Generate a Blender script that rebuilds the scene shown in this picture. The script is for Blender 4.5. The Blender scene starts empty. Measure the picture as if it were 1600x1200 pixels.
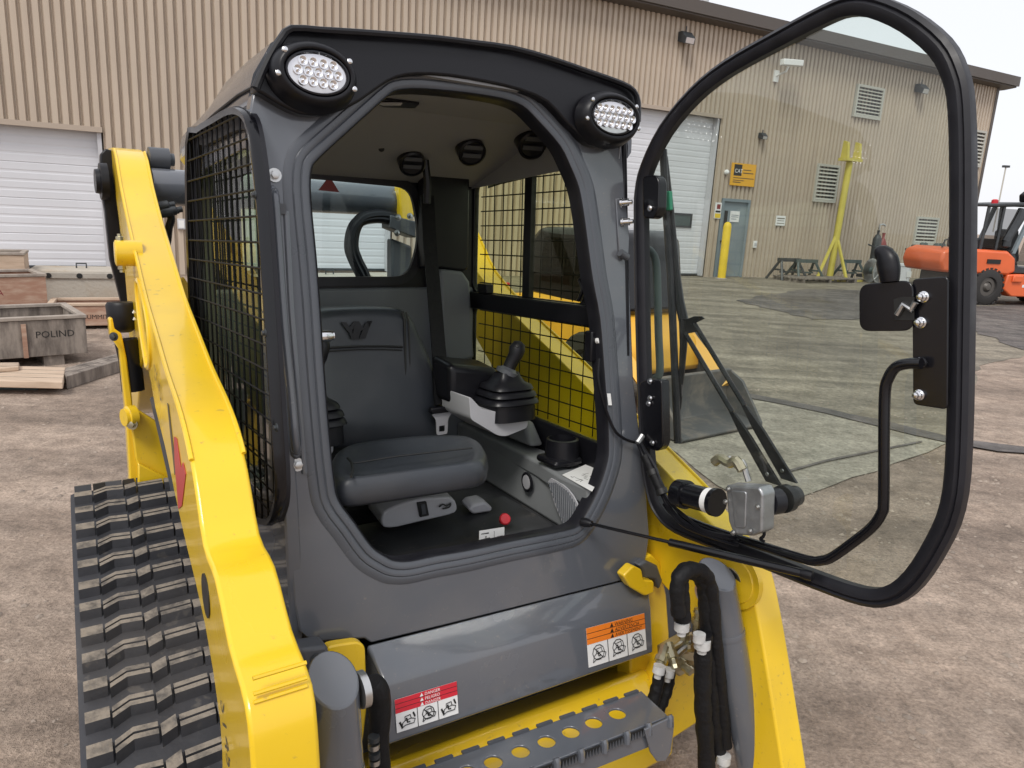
import bpy, bmesh, math, random
from mathutils import Vector, Matrix
random.seed(7)
scene = bpy.context.scene
# ---------------------------------------------------------------- camera
cam_data = bpy.data.cameras.new('camera')
cam = bpy.data.objects.new('camera', cam_data)
scene.collection.objects.link(cam)
cam_data.sensor_fit = 'HORIZONTAL'
cam_data.sensor_width = 36.0
cam_data.lens = 36.0 * 1160.0 / 1600.0
cam_data.clip_start = 0.02
cam_data.clip_end = 3000
cam.matrix_world = Matrix([[0.99849, -0.05492, 0.0, 0.0], [0.01265, 0.23, -0.97311, 0.0], [0.05344, 0.97164, 0.23035, 1.6], [0.0, 0.0, 0.0, 1.0]])
scene.camera = cam
# ---------------------------------------------------------------- sky: thin bright overcast over a daylight sky
SUN_EL, SUN_AZ = math.radians(52), math.radians(200)      # azimuth measured clockwise from +Y
world = bpy.data.worlds.new('World')
scene.world = world
world.use_nodes = True
wn, wl = world.node_tree.nodes, world.node_tree.links
wn.clear()
w_out = wn.new('ShaderNodeOutputWorld')
w_bg = wn.new('ShaderNodeBackground')
w_sky = wn.new('ShaderNodeTexSky')
w_sky.sky_type = 'NISHITA'
w_sky.sun_disc = False
w_sky.sun_elevation = SUN_EL
w_sky.sun_rotation = SUN_AZ
w_sky.dust_density = 3.0
w_mix = wn.new('ShaderNodeMix')
w_mix.data_type = 'RGBA'
w_mix.inputs[0].default_value = 0.86
w_mix.inputs[7].default_value = (6.7, 6.72, 7.0, 1)
wl.new(w_sky.outputs[0], w_mix.inputs[6])
wl.new(w_mix.outputs[2], w_bg.inputs[0])
w_bg.inputs[1].default_value = 0.12
wl.new(w_bg.outputs[0], w_out.inputs[0])
sun_data = bpy.data.lights.new('sun', 'SUN')
sun_data.energy = 1.5
sun_data.angle = math.radians(18)
sun_data.color = (1.0, 0.965, 0.91)
sun = bpy.data.objects.new('sun', sun_data)
scene.collection.objects.link(sun)
sd = Vector((math.sin(SUN_AZ) * math.cos(SUN_EL), math.cos(SUN_AZ) * math.cos(SUN_EL), math.sin(SUN_EL)))
sun.rotation_euler = sd.to_track_quat('Z', 'Y').to_euler()
sun.location = (0, 0, 12)
vs = scene.view_settings
vs.view_transform = 'Standard'
vs.look = 'None'
vs.exposure = 0.4
vs.gamma = 1.0
vs.use_curve_mapping = False

# ---------------------------------------------------------------- materials
MATS = {}
def mat(name, col, rough=0.5, metal=0.0, coat=0.0, noise=None, bump=None, spec=0.5, col2=None, grain=None, stretch=None, speck=None):
    """noise=(scale, amount) mottles the colour; bump=(scale, strength) fine relief; col2 + grain=(scale, lo, hi) blends a second colour"""
    m = bpy.data.materials.new(name)
    m.use_nodes = True
    nt = m.node_tree
    b = nt.nodes['Principled BSDF']
    b.inputs['Base Color'].default_value = (*col, 1)
    b.inputs['Roughness'].default_value = rough
    b.inputs['Metallic'].default_value = metal
    b.inputs['Specular IOR Level'].default_value = spec
    if coat:
        b.inputs['Coat Weight'].default_value = coat
        b.inputs['Coat Roughness'].default_value = 0.06
    tc = nt.nodes.new('ShaderNodeTexCoord')
    if stretch:
        mp = nt.nodes.new('ShaderNodeMapping'); mp.inputs['Scale'].default_value = stretch; nt.links.new(tc.outputs['Object'], mp.inputs['Vector'])
    last = None
    if col2 is not None:
        n = nt.nodes.new('ShaderNodeTexNoise')
        n.inputs['Scale'].default_value = grain[0]
        n.inputs['Detail'].default_value = 8
        n.inputs['Roughness'].default_value = 0.65
        nt.links.new(mp.outputs[0] if stretch else tc.outputs['Object'], n.inputs['Vector'])
        r = nt.nodes.new('ShaderNodeMapRange')
        r.inputs[1].default_value, r.inputs[2].default_value = grain[1], grain[2]
        nt.links.new(n.outputs['Fac'], r.inputs[0])
        mx = nt.nodes.new('ShaderNodeMix'); mx.data_type = 'RGBA'
        mx.inputs[6].default_value = (*col, 1); mx.inputs[7].default_value = (*col2, 1)
        nt.links.new(r.outputs[0], mx.inputs[0])
        last = mx.outputs[2]
    if noise:
        n = nt.nodes.new('ShaderNodeTexNoise')
        n.inputs['Scale'].default_value = noise[0]
        n.inputs['Detail'].default_value = 6
        nt.links.new(tc.outputs['Object'], n.inputs['Vector'])
        r = nt.nodes.new('ShaderNodeMapRange')
        r.inputs[1].default_value, r.inputs[2].default_value = 0.25, 0.75
        r.inputs[3].default_value, r.inputs[4].default_value = 1 - noise[1], 1 + noise[1]
        nt.links.new(n.outputs['Fac'], r.inputs[0])
        v = nt.nodes.new('ShaderNodeVectorMath'); v.operation = 'SCALE'
        if last: nt.links.new(last, v.inputs[0])
        else: v.inputs[0].default_value = col
        nt.links.new(r.outputs[0], v.inputs['Scale'])
        last = v.outputs[0]
        r2 = nt.nodes.new('ShaderNodeMapRange')
        r2.inputs[1].default_value, r2.inputs[2].default_value = 0.3, 0.7
        r2.inputs[3].default_value, r2.inputs[4].default_value = max(0.02, rough * 0.8), min(1, rough * 1.25)
        nt.links.new(n.outputs['Fac'], r2.inputs[0])
        nt.links.new(r2.outputs[0], b.inputs['Roughness'])
    if speck:       # dirt: (scale, threshold, colour) small marks, denser in some areas
        n = nt.nodes.new('ShaderNodeTexNoise'); n.inputs['Scale'].default_value = speck[0]; n.inputs['Detail'].default_value = 3
        n2 = nt.nodes.new('ShaderNodeTexNoise'); n2.inputs['Scale'].default_value = speck[0] * 0.06; n2.inputs['Detail'].default_value = 6
        for q in (n, n2): nt.links.new(tc.outputs['Object'], q.inputs['Vector'])
        ad = nt.nodes.new('ShaderNodeMath'); ad.operation = 'MULTIPLY_ADD'; ad.inputs[1].default_value = 0.45
        nt.links.new(n2.outputs['Fac'], ad.inputs[0]); nt.links.new(n.outputs['Fac'], ad.inputs[2])
        r = nt.nodes.new('ShaderNodeMapRange'); r.inputs[1].default_value = speck[1]; r.inputs[2].default_value = speck[1] + 0.10; r.inputs[4].default_value = 0.55
        nt.links.new(ad.outputs[0], r.inputs[0])
        hz = nt.nodes.new('ShaderNodeMapRange'); hz.inputs[1].default_value = 0.48; hz.inputs[2].default_value = 0.8; hz.inputs[4].default_value = 0.30
        nt.links.new(n2.outputs['Fac'], hz.inputs[0])
        mm = nt.nodes.new('ShaderNodeMath'); mm.operation = 'MAXIMUM'; nt.links.new(r.outputs[0], mm.inputs[0]); nt.links.new(hz.outputs[0], mm.inputs[1])
        mx = nt.nodes.new('ShaderNodeMix'); mx.data_type = 'RGBA'; mx.inputs[7].default_value = (*speck[2], 1)
        if last: nt.links.new(last, mx.inputs[6])
        else: mx.inputs[6].default_value = (*col, 1)
        nt.links.new(mm.outputs[0], mx.inputs[0]); last = mx.outputs[2]
    if last: nt.links.new(last, b.inputs['Base Color'])
    if bump:
        n = nt.nodes.new('ShaderNodeTexNoise')
        n.inputs['Scale'].default_value = bump[0]
        n.inputs['Detail'].default_value = 6
        nt.links.new(tc.outputs['Object'], n.inputs['Vector'])
        bp = nt.nodes.new('ShaderNodeBump')
        bp.inputs['Strength'].default_value = bump[1]
        bp.inputs['Distance'].default_value = bump[2] if len(bump) > 2 else 0.01
        nt.links.new(n.outputs['Fac'], bp.inputs['Height'])
        nt.links.new(bp.outputs[0], b.inputs['Normal'])
    MATS[name] = m
    return m
def glass(name, tint, refl=1.0, film=0.0):
    m = bpy.data.materials.new(name); m.use_nodes = True
    nt = m.node_tree; nt.nodes.clear()
    o = nt.nodes.new('ShaderNodeOutputMaterial')
    t = nt.nodes.new('ShaderNodeBsdfTransparent'); t.inputs[0].default_value = (*tint, 1)
    g = nt.nodes.new('ShaderNodeBsdfGlossy'); g.inputs['Roughness'].default_value = 0.015
    fr = nt.nodes.new('ShaderNodeFresnel'); fr.inputs[0].default_value = 1.45
    mu = nt.nodes.new('ShaderNodeMath'); mu.operation = 'MULTIPLY'; mu.inputs[1].default_value = refl
    mx = nt.nodes.new('ShaderNodeMixShader')
    ge = nt.nodes.new('ShaderNodeNewGeometry'); inv = nt.nodes.new('ShaderNodeMath'); inv.operation = 'SUBTRACT'; inv.inputs[0].default_value = 1.0
    nt.links.new(ge.outputs['Backfacing'], inv.inputs[1])     # only the outer skin of a pane mirrors
    m2 = nt.nodes.new('ShaderNodeMath'); m2.operation = 'MULTIPLY'
    nt.links.new(fr.outputs[0], mu.inputs[0]); nt.links.new(mu.outputs[0], m2.inputs[0]); nt.links.new(inv.outputs[0], m2.inputs[1]); nt.links.new(m2.outputs[0], mx.inputs[0])
    nt.links.new(t.outputs[0], mx.inputs[1]); nt.links.new(g.outputs[0], mx.inputs[2])
    nt.links.new(mx.outputs[0], o.inputs[0])
    if film:        # thin smeared dust on the pane
        tc = nt.nodes.new('ShaderNodeTexCoord'); mp = nt.nodes.new('ShaderNodeMapping'); mp.inputs['Scale'].default_value = (1, 2.2, 5.0); mp.inputs['Rotation'].default_value = (0.5, 0, 0)
        nz = nt.nodes.new('ShaderNodeTexNoise'); nz.inputs['Scale'].default_value = 2.2; nz.inputs['Detail'].default_value = 9; nz.inputs['Roughness'].default_value = 0.68
        nt.links.new(tc.outputs['Object'], mp.inputs['Vector']); nt.links.new(mp.outputs[0], nz.inputs['Vector'])
        rg = nt.nodes.new('ShaderNodeMapRange'); rg.inputs[1].default_value = 0.42; rg.inputs[2].default_value = 0.72; rg.inputs[3].default_value = 0.006; rg.inputs[4].default_value = film
        nt.links.new(nz.outputs['Fac'], rg.inputs[0])
        df = nt.nodes.new('ShaderNodeBsdfDiffuse'); df.inputs[0].default_value = (0.62, 0.60, 0.56, 1)
        m3 = nt.nodes.new('ShaderNodeMixShader'); nt.links.new(rg.outputs[0], m3.inputs[0]); nt.links.new(mx.outputs[0], m3.inputs[1]); nt.links.new(df.outputs[0], m3.inputs[2])
        nt.links.new(m3.outputs[0], o.inputs[0])
    MATS[name] = m
    return m
mat('grey_paint', (0.100, 0.109, 0.127), 0.24, 0.0, 0.9, noise=(3.0, 0.07), bump=(18, 0.03, 0.004), speck=(90, 0.90, (0.19, 0.175, 0.16)))
mat('flange_grey', (0.072, 0.079, 0.093), 0.3, 0.0, 0.3, noise=(6, 0.1))
mat('dark_grey', (0.07, 0.075, 0.085), 0.42, noise=(4, 0.08))
mat('black_plastic', (0.0075, 0.0075, 0.010), 0.36, noise=(9, 0.2), bump=(400, 0.05, 0.001), spec=0.32)
mat('wire_black', (0.006, 0.006, 0.007), 0.55, spec=0.15)
mat('black_gloss', (0.005, 0.005, 0.007), 0.2, 0.0, 0.0, noise=(6, 0.2), spec=0.45)
mat('rubber', (0.012, 0.012, 0.016), 0.42, spec=0.35, noise=(20, 0.2), bump=(150, 0.06, 0.001))
mat('vinyl', (0.034, 0.039, 0.048), 0.40, noise=(10, 0.08), bump=(22, 0.10, 0.006), speck=(60, 0.97, (0.12, 0.115, 0.11)))
mat('black_cloth', (0.006, 0.006, 0.007), 0.62, bump=(45, 0.8, 0.006), spec=0.3)
mat('yellow', (0.83, 0.545, 0.016), 0.30, 0.0, 0.45, noise=(2.2, 0.06), bump=(30, 0.05, 0.002), speck=(70, 0.885, (0.40, 0.27, 0.07)))
mat('track_rubber', (0.030, 0.031, 0.037), 0.55, noise=(16, 0.25), bump=(80, 0.3, 0.003), speck=(30, 0.88, (0.13, 0.115, 0.10)))
mat('tread_top', (0.25, 0.215, 0.175), 0.85, col2=(0.07, 0.064, 0.06), grain=(30, 0.44, 0.68), bump=(90, 0.6, 0.004))
mat('interior_grey', (0.20, 0.21, 0.215), 0.55, noise=(6, 0.08), bump=(600, 0.1, 0.001))
mat('pod_grey', (0.42, 0.42, 0.44), 0.45, noise=(8, 0.05))
mat('headliner', (0.25, 0.255, 0.265), 0.7, bump=(300, 0.15, 0.001))
mat('panel_grey', (0.135, 0.147, 0.162), 0.55, noise=(5, 0.08), bump=(600, 0.12, 0.001))
mat('floor_dark', (0.030, 0.032, 0.035), 0.5, noise=(14, 0.3), speck=(50, 0.86, (0.14, 0.12, 0.10)))
mat('chrome', (0.75, 0.75, 0.76), 0.16, 1.0)
mat('zinc', (0.55, 0.55, 0.54), 0.34, 1.0, noise=(30, 0.15))
mat('cast_alu', (0.36, 0.37, 0.38), 0.45, 0.85, noise=(25, 0.2), bump=(140, 0.3, 0.002))
mat('lens', (0.72, 0.72, 0.75), 0.08, 0.6, 0.5)
mat('lens_dish', (0.85, 0.85, 0.87), 0.06, 0.9)
mat('white', (0.78, 0.78, 0.77), 0.5)
mat('tag_white', (0.50, 0.50, 0.49), 0.6, noise=(40, 0.2))
mat('red', (0.55, 0.02, 0.03), 0.4)
mat('orange_decal', (0.85, 0.22, 0.02), 0.4)
mat('red_decal', (0.62, 0.02, 0.04), 0.4)
mat('ink', (0.012, 0.012, 0.012), 0.5)
mat('arm_ink', (0.09, 0.07, 0.04), 0.5)
mat('arm_red', (0.5, 0.05, 0.05), 0.4)
mat('clip_green', (0.02, 0.28, 0.16), 0.3)
mat('brass', (0.45, 0.42, 0.30), 0.35, 0.9, noise=(30, 0.2))
glass('door_glass', (0.875, 0.912, 0.885), 1.6, 0.03)
glass('side_glass', (0.86, 0.90, 0.74), 0.8)
glass('rear_glass', (0.86, 0.93, 0.92), 0.9)
# surroundings
def wall_material():
    m = mat('wall_sheet', (0.495, 0.412, 0.325), 0.5, 0.0, 0.0, noise=(0.7, 0.08), col2=(0.44, 0.36, 0.285), grain=(1.1, 0.45, 0.75), stretch=(3.0, 1, 0.22))
    return m
wall_material()
mat('wall_trim', (0.42, 0.345, 0.275), 0.5)
mat('eave', (0.085, 0.07, 0.06), 0.5, noise=(1, 0.1))
mat('garage', (0.66, 0.67, 0.70), 0.5, noise=(0.8, 0.06))
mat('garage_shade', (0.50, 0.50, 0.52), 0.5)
mat('door_blue', (0.20, 0.245, 0.27), 0.45, noise=(1.5, 0.08))
mat('louver', (0.46, 0.45, 0.40), 0.5)
mat('concrete', (0.42, 0.385, 0.33), 0.85, col2=(0.30, 0.27, 0.23), grain=(2.2, 0.4, 0.7), bump=(18, 0.4, 0.02))
mat('concrete_block', (0.44, 0.40, 0.34), 0.88, col2=(0.36, 0.27, 0.18), grain=(1.3, 0.5, 0.75), bump=(25, 0.4, 0.02))
mat('wood_ply', (0.36, 0.205, 0.14), 0.75, col2=(0.50, 0.36, 0.27), grain=(6, 0.42, 0.68), bump=(40, 0.3, 0.004), stretch=(0.7, 1, 3))
mat('wood_old', (0.10, 0.082, 0.07), 0.85, col2=(0.30, 0.255, 0.215), grain=(5, 0.36, 0.62), bump=(30, 0.6, 0.006), stretch=(2.2, 2.2, 0.5))
mat('wood_rim', (0.38, 0.33, 0.28), 0.8, col2=(0.24, 0.2, 0.17), grain=(9, 0.4, 0.7))
mat('wood_new', (0.56, 0.43, 0.32), 0.75, col2=(0.42, 0.31, 0.22), grain=(6, 0.4, 0.7), bump=(30, 0.4, 0.004), stretch=(0.4, 3, 3))
mat('sign_yellow', (0.78, 0.40, 0.02), 0.45)
mat('bollard_yellow', (0.80, 0.56, 0.03), 0.5, noise=(3, 0.1))
mat('stand_yellow', (0.58, 0.49, 0.09), 0.5, noise=(3, 0.12))
mat('fork_orange', (0.72, 0.13, 0.035), 0.4, 0.0, 0.3, noise=(2, 0.1))
mat('steel_dark', (0.05, 0.055, 0.06), 0.5, 0.3, noise=(8, 0.3))
mat('steel_green', (0.06, 0.085, 0.085), 0.55, noise=(6, 0.2))
mat('tyre', (0.03, 0.028, 0.027), 0.8, noise=(10, 0.3), bump=(40, 0.4, 0.01))
mat('rim', (0.12, 0.11, 0.10), 0.5, 0.4)
mat('cart_red', (0.22, 0.03, 0.03), 0.5)
mat('loader_yellow', (0.72, 0.38, 0.03), 0.45, noise=(3, 0.1))
mat('bucket_steel', (0.10, 0.10, 0.10), 0.6, 0.3, col2=(0.22, 0.19, 0.16), grain=(4, 0.45, 0.65))
glass('cab_glass', (0.35, 0.42, 0.40), 0.9)
glass('forklift_glass', (0.62, 0.62, 0.62), 0.9)

# ---------------------------------------------------------------- mesh helpers
col = scene.collection
def V(p): return Vector(p)
class MB:
    def __init__(s): s.v = []; s.f = []
    def add(s, vs, fs):
        o = len(s.v); s.v += [tuple(p) for p in vs]; s.f += [tuple(i + o for i in f) for f in fs]; return s
    def hexa(s, p):     # 4 bottom + 4 top corners, same winding
        return s.add(p, [(3, 2, 1, 0), (4, 5, 6, 7), (0, 1, 5, 4), (1, 2, 6, 5), (2, 3, 7, 6), (3, 0, 4, 7)])
    def box(s, a, b):
        (x0, y0, z0), (x1, y1, z1) = a, b
        return s.hexa([(x0, y0, z0), (x1, y0, z0), (x1, y1, z0), (x0, y1, z0), (x0, y0, z1), (x1, y0, z1), (x1, y1, z1), (x0, y1, z1)])
    def prism(s, poly, vec):
        n = len(poly); vec = V(vec)
        vs = [V(p) for p in poly] + [V(p) + vec for p in poly]
        return s.add(vs, [tuple(range(n))[::-1], tuple(range(n, 2 * n))] + [(i, (i + 1) % n, n + (i + 1) % n, n + i) for i in range(n)])
    def plate(s, outer, holes, vec):      # a plate with holes
        bm = bmesh.new(); loops = []
        for lp in [outer] + list(holes):
            vs = [bm.verts.new(p) for p in lp]
            loops.append(vs)
            for i in range(len(vs)): bm.edges.new((vs[i], vs[(i + 1) % len(vs)]))
        bmesh.ops.triangle_fill(bm, use_beauty=True, use_dissolve=False, edges=bm.edges[:])
        bm.verts.index_update()
        vs = [v.co.copy() for v in bm.verts]; n = len(vs); vec = V(vec)
        fs = [tuple(v.index for v in f.verts) for f in bm.faces]
        idx = [[v.index for v in lp] for lp in loops]
        bm.free()
        allf = fs + [tuple(i + n for i in f[::-1]) for f in fs]
        for lp in idx:
            k = len(lp); allf += [(lp[i], lp[(i + 1) % k], lp[(i + 1) % k] + n, lp[i] + n) for i in range(k)]
        return s.add(vs + [v + vec for v in vs], allf)
    def loft(s, rings, closed=False, caps=True, ring_closed=True):
        m = len(rings[0]); n = len(rings); vs = [p for r in rings for p in r]; fs = []
        for i in range(n if closed else n - 1):
            a, b = i * m, ((i + 1) % n) * m
            for j in range(m if ring_closed else m - 1):
                k = (j + 1) % m; fs.append((a + j, a + k, b + k, b + j))
        if caps and not closed and ring_closed:
            fs += [tuple(range(m))[::-1], tuple(range((n - 1) * m, n * m))]
        return s.add(vs, fs)
    def tube(s, path, r, seg=10, closed=False, flat=None):
        P = [V(p) for p in path]; n = len(P); rings = []; prev = None
        for i in range(n):
            if closed: t = P[(i + 1) % n] - P[i - 1]
            else: t = P[min(i + 1, n - 1)] - P[max(i - 1, 0)]
            t.normalize()
            if prev is None:
                a = Vector((0, 0, 1)) if abs(t.z) < 0.9 else Vector((1, 0, 0))
                x = t.cross(a).normalized()
            else: x = (prev - t * prev.dot(t)).normalized()
            prev = x; y = t.cross(x)
            rr = r[i] if isinstance(r, (list, tuple)) else r
            rings.append([P[i] + x * (math.cos(2 * math.pi * j / seg) * rr) + y * (math.sin(2 * math.pi * j / seg) * rr * (flat or 1)) for j in range(seg)])
        return s.loft(rings, closed=closed)
    def lathe(s, base, axis, prof, seg=20):     # prof: (distance along axis, radius)
        a = V(axis).normalized(); u = a.cross(Vector((0, 0, 1)) if abs(a.z) < 0.9 else Vector((1, 0, 0))).normalized(); w = a.cross(u); b = V(base)
        return s.loft([[b + a * t + u * (r * math.cos(2 * math.pi * j / seg)) + w * (r * math.sin(2 * math.pi * j / seg)) for j in range(seg)] for t, r in prof])
    def build(s, name, m, parent=None, bevel=0, seg=2, smooth=40, sub=0):
        me = bpy.data.meshes.new(name)
        me.from_pydata([tuple(p) for p in s.v], [], s.f)
        bm = bmesh.new(); bm.from_mesh(me); bmesh.ops.recalc_face_normals(bm, faces=bm.faces[:]); bm.to_mesh(me); bm.free()
        me.materials.append(MATS[m])
        if smooth:
            me.polygons.foreach_set('use_smooth', [True] * len(me.polygons))
            me.set_sharp_from_angle(angle=math.radians(smooth))
        o = bpy.data.objects.new(name, me); col.objects.link(o); o.parent = parent
        if bevel:
            b = o.modifiers.new('bevel', 'BEVEL'); b.width = bevel; b.segments = seg; b.limit_method = 'ANGLE'; b.angle_limit = math.radians(35); b.harden_normals = False
        if sub:
            q = o.modifiers.new('subdivision', 'SUBSURF'); q.levels = sub; q.render_levels = sub
        return o
def crv(pts, k=4, closed=True):     # Catmull-Rom through the points
    P = [V(p) for p in pts]; n = len(P); out = []
    for i in range(n if closed else n - 1):
        if closed: a, b, c, d = P[i - 1], P[i], P[(i + 1) % n], P[(i + 2) % n]
        else: a, b, c, d = P[max(i - 1, 0)], P[i], P[i + 1], P[min(i + 2, n - 1)]
        for j in range(k):
            t = j / k
            out.append(0.5 * ((2 * b) + (c - a) * t + (2 * a - 5 * b + 4 * c - d) * t * t + (3 * b - a - 3 * c + d) * t ** 3))
    if not closed: out.append(P[-1])
    return out
def rounded(pts, r, k=4):       # polygon with its corners rounded
    P = [V(p) for p in pts]; n = len(P); out = []
    for i in range(n):
        b = P[i]; a = P[i - 1]; c = P[(i + 1) % n]
        ra = min(r, (a - b).length * 0.45); rc = min(r, (c - b).length * 0.45)
        p0 = b + (a - b).normalized() * ra; p1 = b + (c - b).normalized() * rc
        for j in range(k + 1):
            t = j / k; out.append(p0 * (1 - t) ** 2 + b * 2 * t * (1 - t) + p1 * t * t)
    return out
def sweep(path, prof, normal):      # closed outline swept with a profile (outwards, along normal)
    P = [V(p) for p in path]; n = len(P); N = V(normal).normalized(); c = sum(P, Vector()) / n; rings = []
    area = sum(((P[i] - c).cross(P[(i + 1) % n] - c)).dot(N) for i in range(n)); sg = 1 if area > 0 else -1
    for i in range(n):
        t = (P[(i + 1) % n] - P[i - 1]).normalized(); o = t.cross(N) * sg
        rings.append([P[i] + o * a + N * b for a, b in prof])
    return MB().loft(rings, closed=True)
def empty(name, label=None, cat=None, group=None, loc=(0, 0, 0), rz=0, mw=None):
    o = bpy.data.objects.new(name, None); col.objects.link(o)
    o.empty_display_size = 0.2
    if mw is not None: o.matrix_world = mw
    else: o.location = loc; o.rotation_euler = (0, 0, rz)
    tag(o, label, cat, group)
    return o
def tag(o, label=None, cat=None, group=None, kind=None):
    if label: o['label'] = label
    if cat: o['category'] = cat
    if group: o['group'] = group
    if kind: o['kind'] = kind
    return o
def text(name, body, origin, right, up, size, m, parent, depth=0.0006, align='LEFT'):
    """lettering as a mesh: origin = lower left, right/up = axes of the writing"""
    cu = bpy.data.curves.new('lettering', 'FONT'); cu.body = body; cu.size = 1.0; cu.align_x = align; cu.resolution_u = 2
    tmp = bpy.data.objects.new('lettering', cu); col.objects.link(tmp)
    dg = bpy.context.evaluated_depsgraph_get(); me = bpy.data.meshes.new_from_object(tmp.evaluated_get(dg))
    bpy.data.objects.remove(tmp)
    r, u = V(right).normalized(), V(up); u = (u - r * u.dot(r)).normalized(); n = r.cross(u); o = V(origin)
    for v in me.vertices: v.co = o + r * (v.co.x * size) + u * (v.co.y * size) + n * depth
    me.materials.clear(); me.materials.append(MATS[m])
    ob = bpy.data.objects.new(name, me); col.objects.link(ob); ob.parent = parent
    return ob
def span(poly, axis, val):      # where the line axis=val crosses a 2D polygon
    hits = []; n = len(poly); o = 1 - axis
    for i in range(n):
        a, b = poly[i], poly[(i + 1) % n]
        if (a[axis] - val) * (b[axis] - val) < 0:
            t = (val - a[axis]) / (b[axis] - a[axis]); hits.append(a[o] + (b[o] - a[o]) * t)
    hits.sort(); return [(hits[i], hits[i + 1]) for i in range(0, len(hits) - 1, 2)]
def wire_mesh(poly, dv, dw, plane, r, seg=4):   # crossed wires clipped to a (v, w) outline on u = plane
    m = MB(); vs = [p[0] for p in poly]; ws = [p[1] for p in poly]
    v = min(vs) + dv * 0.6
    while v < max(vs):
        for a, b in span(poly, 0, v): m.tube([(plane, v, a), (plane, v, b)], r, seg)
        v += dv
    w = min(ws) + dw * 0.6
    while w < max(ws):
        for a, b in span(poly, 1, w): m.tube([(plane - r * 1.6, a, w), (plane - r * 1.6, b, w)], r, seg)
        w += dw
    return m

# ================================================================ ground
def ground_material(name, base, damp, pale, patch, fine, rough=0.92, wet=None, bump=0.5, marks=0.0, pebble=0.0):
    """base colour with damp and pale patches, fine grit, and (marks) long soft wheel tracks"""
    m = bpy.data.materials.new(name); m.use_nodes = True; nt = m.node_tree; b = nt.nodes['Principled BSDF']
    tc = nt.nodes.new('ShaderNodeTexCoord')
    def noise(sc, det=8, ro=0.6, vec=None, dist=0.0):
        n = nt.nodes.new('ShaderNodeTexNoise'); n.inputs['Scale'].default_value = sc; n.inputs['Detail'].default_value = det; n.inputs['Roughness'].default_value = ro; n.inputs['Distortion'].default_value = dist
        nt.links.new(vec or tc.outputs['Object'], n.inputs['Vector']); return n.outputs[0]
    def rng(src, lo, hi, a=0.0, c=1.0):
        r = nt.nodes.new('ShaderNodeMapRange'); r.inputs[1].default_value = lo; r.inputs[2].default_value = hi; r.inputs[3].default_value = a; r.inputs[4].default_value = c
        nt.links.new(src, r.inputs[0]); return r.outputs[0]
    def mix(f, a, c):
        x = nt.nodes.new('ShaderNodeMix'); x.data_type = 'RGBA'; nt.links.new(f, x.inputs[0])
        for s, i in ((a, 6), (c, 7)):
            if isinstance(s, tuple): x.inputs[i].default_value = (*s, 1)
            else: nt.links.new(s, x.inputs[i])
        return x.outputs[2]
    def scale(c, f):
        g = nt.nodes.new('ShaderNodeVectorMath'); g.operation = 'SCALE'; nt.links.new(c, g.inputs[0]); nt.links.new(f, g.inputs['Scale']); return g.outputs[0]
    def math_(op, a, c):
        x = nt.nodes.new('ShaderNodeMath'); x.operation = op
        for s, i in ((a, 0), (c, 1)):
            if isinstance(s, (int, float)): x.inputs[i].default_value = s
            else: nt.links.new(s, x.inputs[i])
        return x.outputs[0]
    big, mid, fin, grit = noise(patch, 10, 0.62, None, 0.6), noise(patch * 4.3, 8, 0.65), noise(fine, 8, 0.72), noise(fine * 7, 4, 0.7)
    dampf = rng(big, 0.46, 0.66)
    c = mix(rng(mid, 0.36, 0.66), base, pale)
    c = mix(math_('MULTIPLY', dampf, 0.75), c, damp)
    if marks:
        mp = nt.nodes.new('ShaderNodeMapping'); mp.inputs['Rotation'].default_value = (0, 0, math.radians(24)); mp.inputs['Scale'].default_value = (0.22, 2.6, 1)
        nt.links.new(tc.outputs['Object'], mp.inputs['Vector'])
        st = noise(1.0, 5, 0.55, mp.outputs[0], 0.3)
        c = scale(c, rng(st, 0.35, 0.62, 1 - marks, 1 + marks * 0.45))
    c = scale(c, rng(fin, 0.30, 0.70, 0.62, 1.34))
    c = scale(c, rng(grit, 0.32, 0.68, 0.70, 1.30))
    if pebble:
        vo = nt.nodes.new('ShaderNodeTexVoronoi'); vo.inputs['Scale'].default_value = 26; vo.inputs['Randomness'].default_value = 1.0; nt.links.new(tc.outputs['Object'], vo.inputs['Vector'])
        gate = rng(noise(patch * 2.2, 4), 0.5, 0.62)
        c = scale(c, math_('ADD', 1.0, math_('MULTIPLY', gate, rng(vo.outputs['Distance'], 0.05, 0.35, pebble, -pebble * 0.4))))
    nt.links.new(c, b.inputs['Base Color'])
    if wet: nt.links.new(rng(big, 0.46, 0.66, rough, wet), b.inputs['Roughness'])
    else: b.inputs['Roughness'].default_value = rough
    b.inputs['Specular IOR Level'].default_value = 0.3
    bp = nt.nodes.new('ShaderNodeBump'); bp.inputs['Strength'].default_value = bump; bp.inputs['Distance'].default_value = 0.04
    h = math_('ADD', fin, math_('MULTIPLY', grit, 0.35)); h = math_('ADD', h, math_('MULTIPLY', mid, 1.2))
    nt.links.new(h, bp.inputs['Height']); nt.links.new(bp.outputs[0], b.inputs['Normal'])
    MATS[name] = m
ground_material('dirt', (0.385, 0.298, 0.235), (0.225, 0.17, 0.132), (0.435, 0.345, 0.278), 0.6, 9.0, 0.95, 0.75, 0.9, 0.28, 0.10)
ground_material('yard', (0.225, 0.195, 0.150), (0.135, 0.115, 0.090), (0.27, 0.238, 0.186), 0.33, 3.0, 0.9, 0.55, 0.35, 0.28, 0.0)
ground_material('slab', (0.29, 0.262, 0.212), (0.225, 0.20, 0.158), (0.325, 0.298, 0.243), 0.8, 6.0, 0.9, None, 0.15, 0.16)
ground_material('wet_tar', (0.105, 0.094, 0.088), (0.07, 0.063, 0.06), (0.19, 0.168, 0.15), 0.5, 4.0, 0.85, 0.4, 0.4, 0.2)
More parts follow.
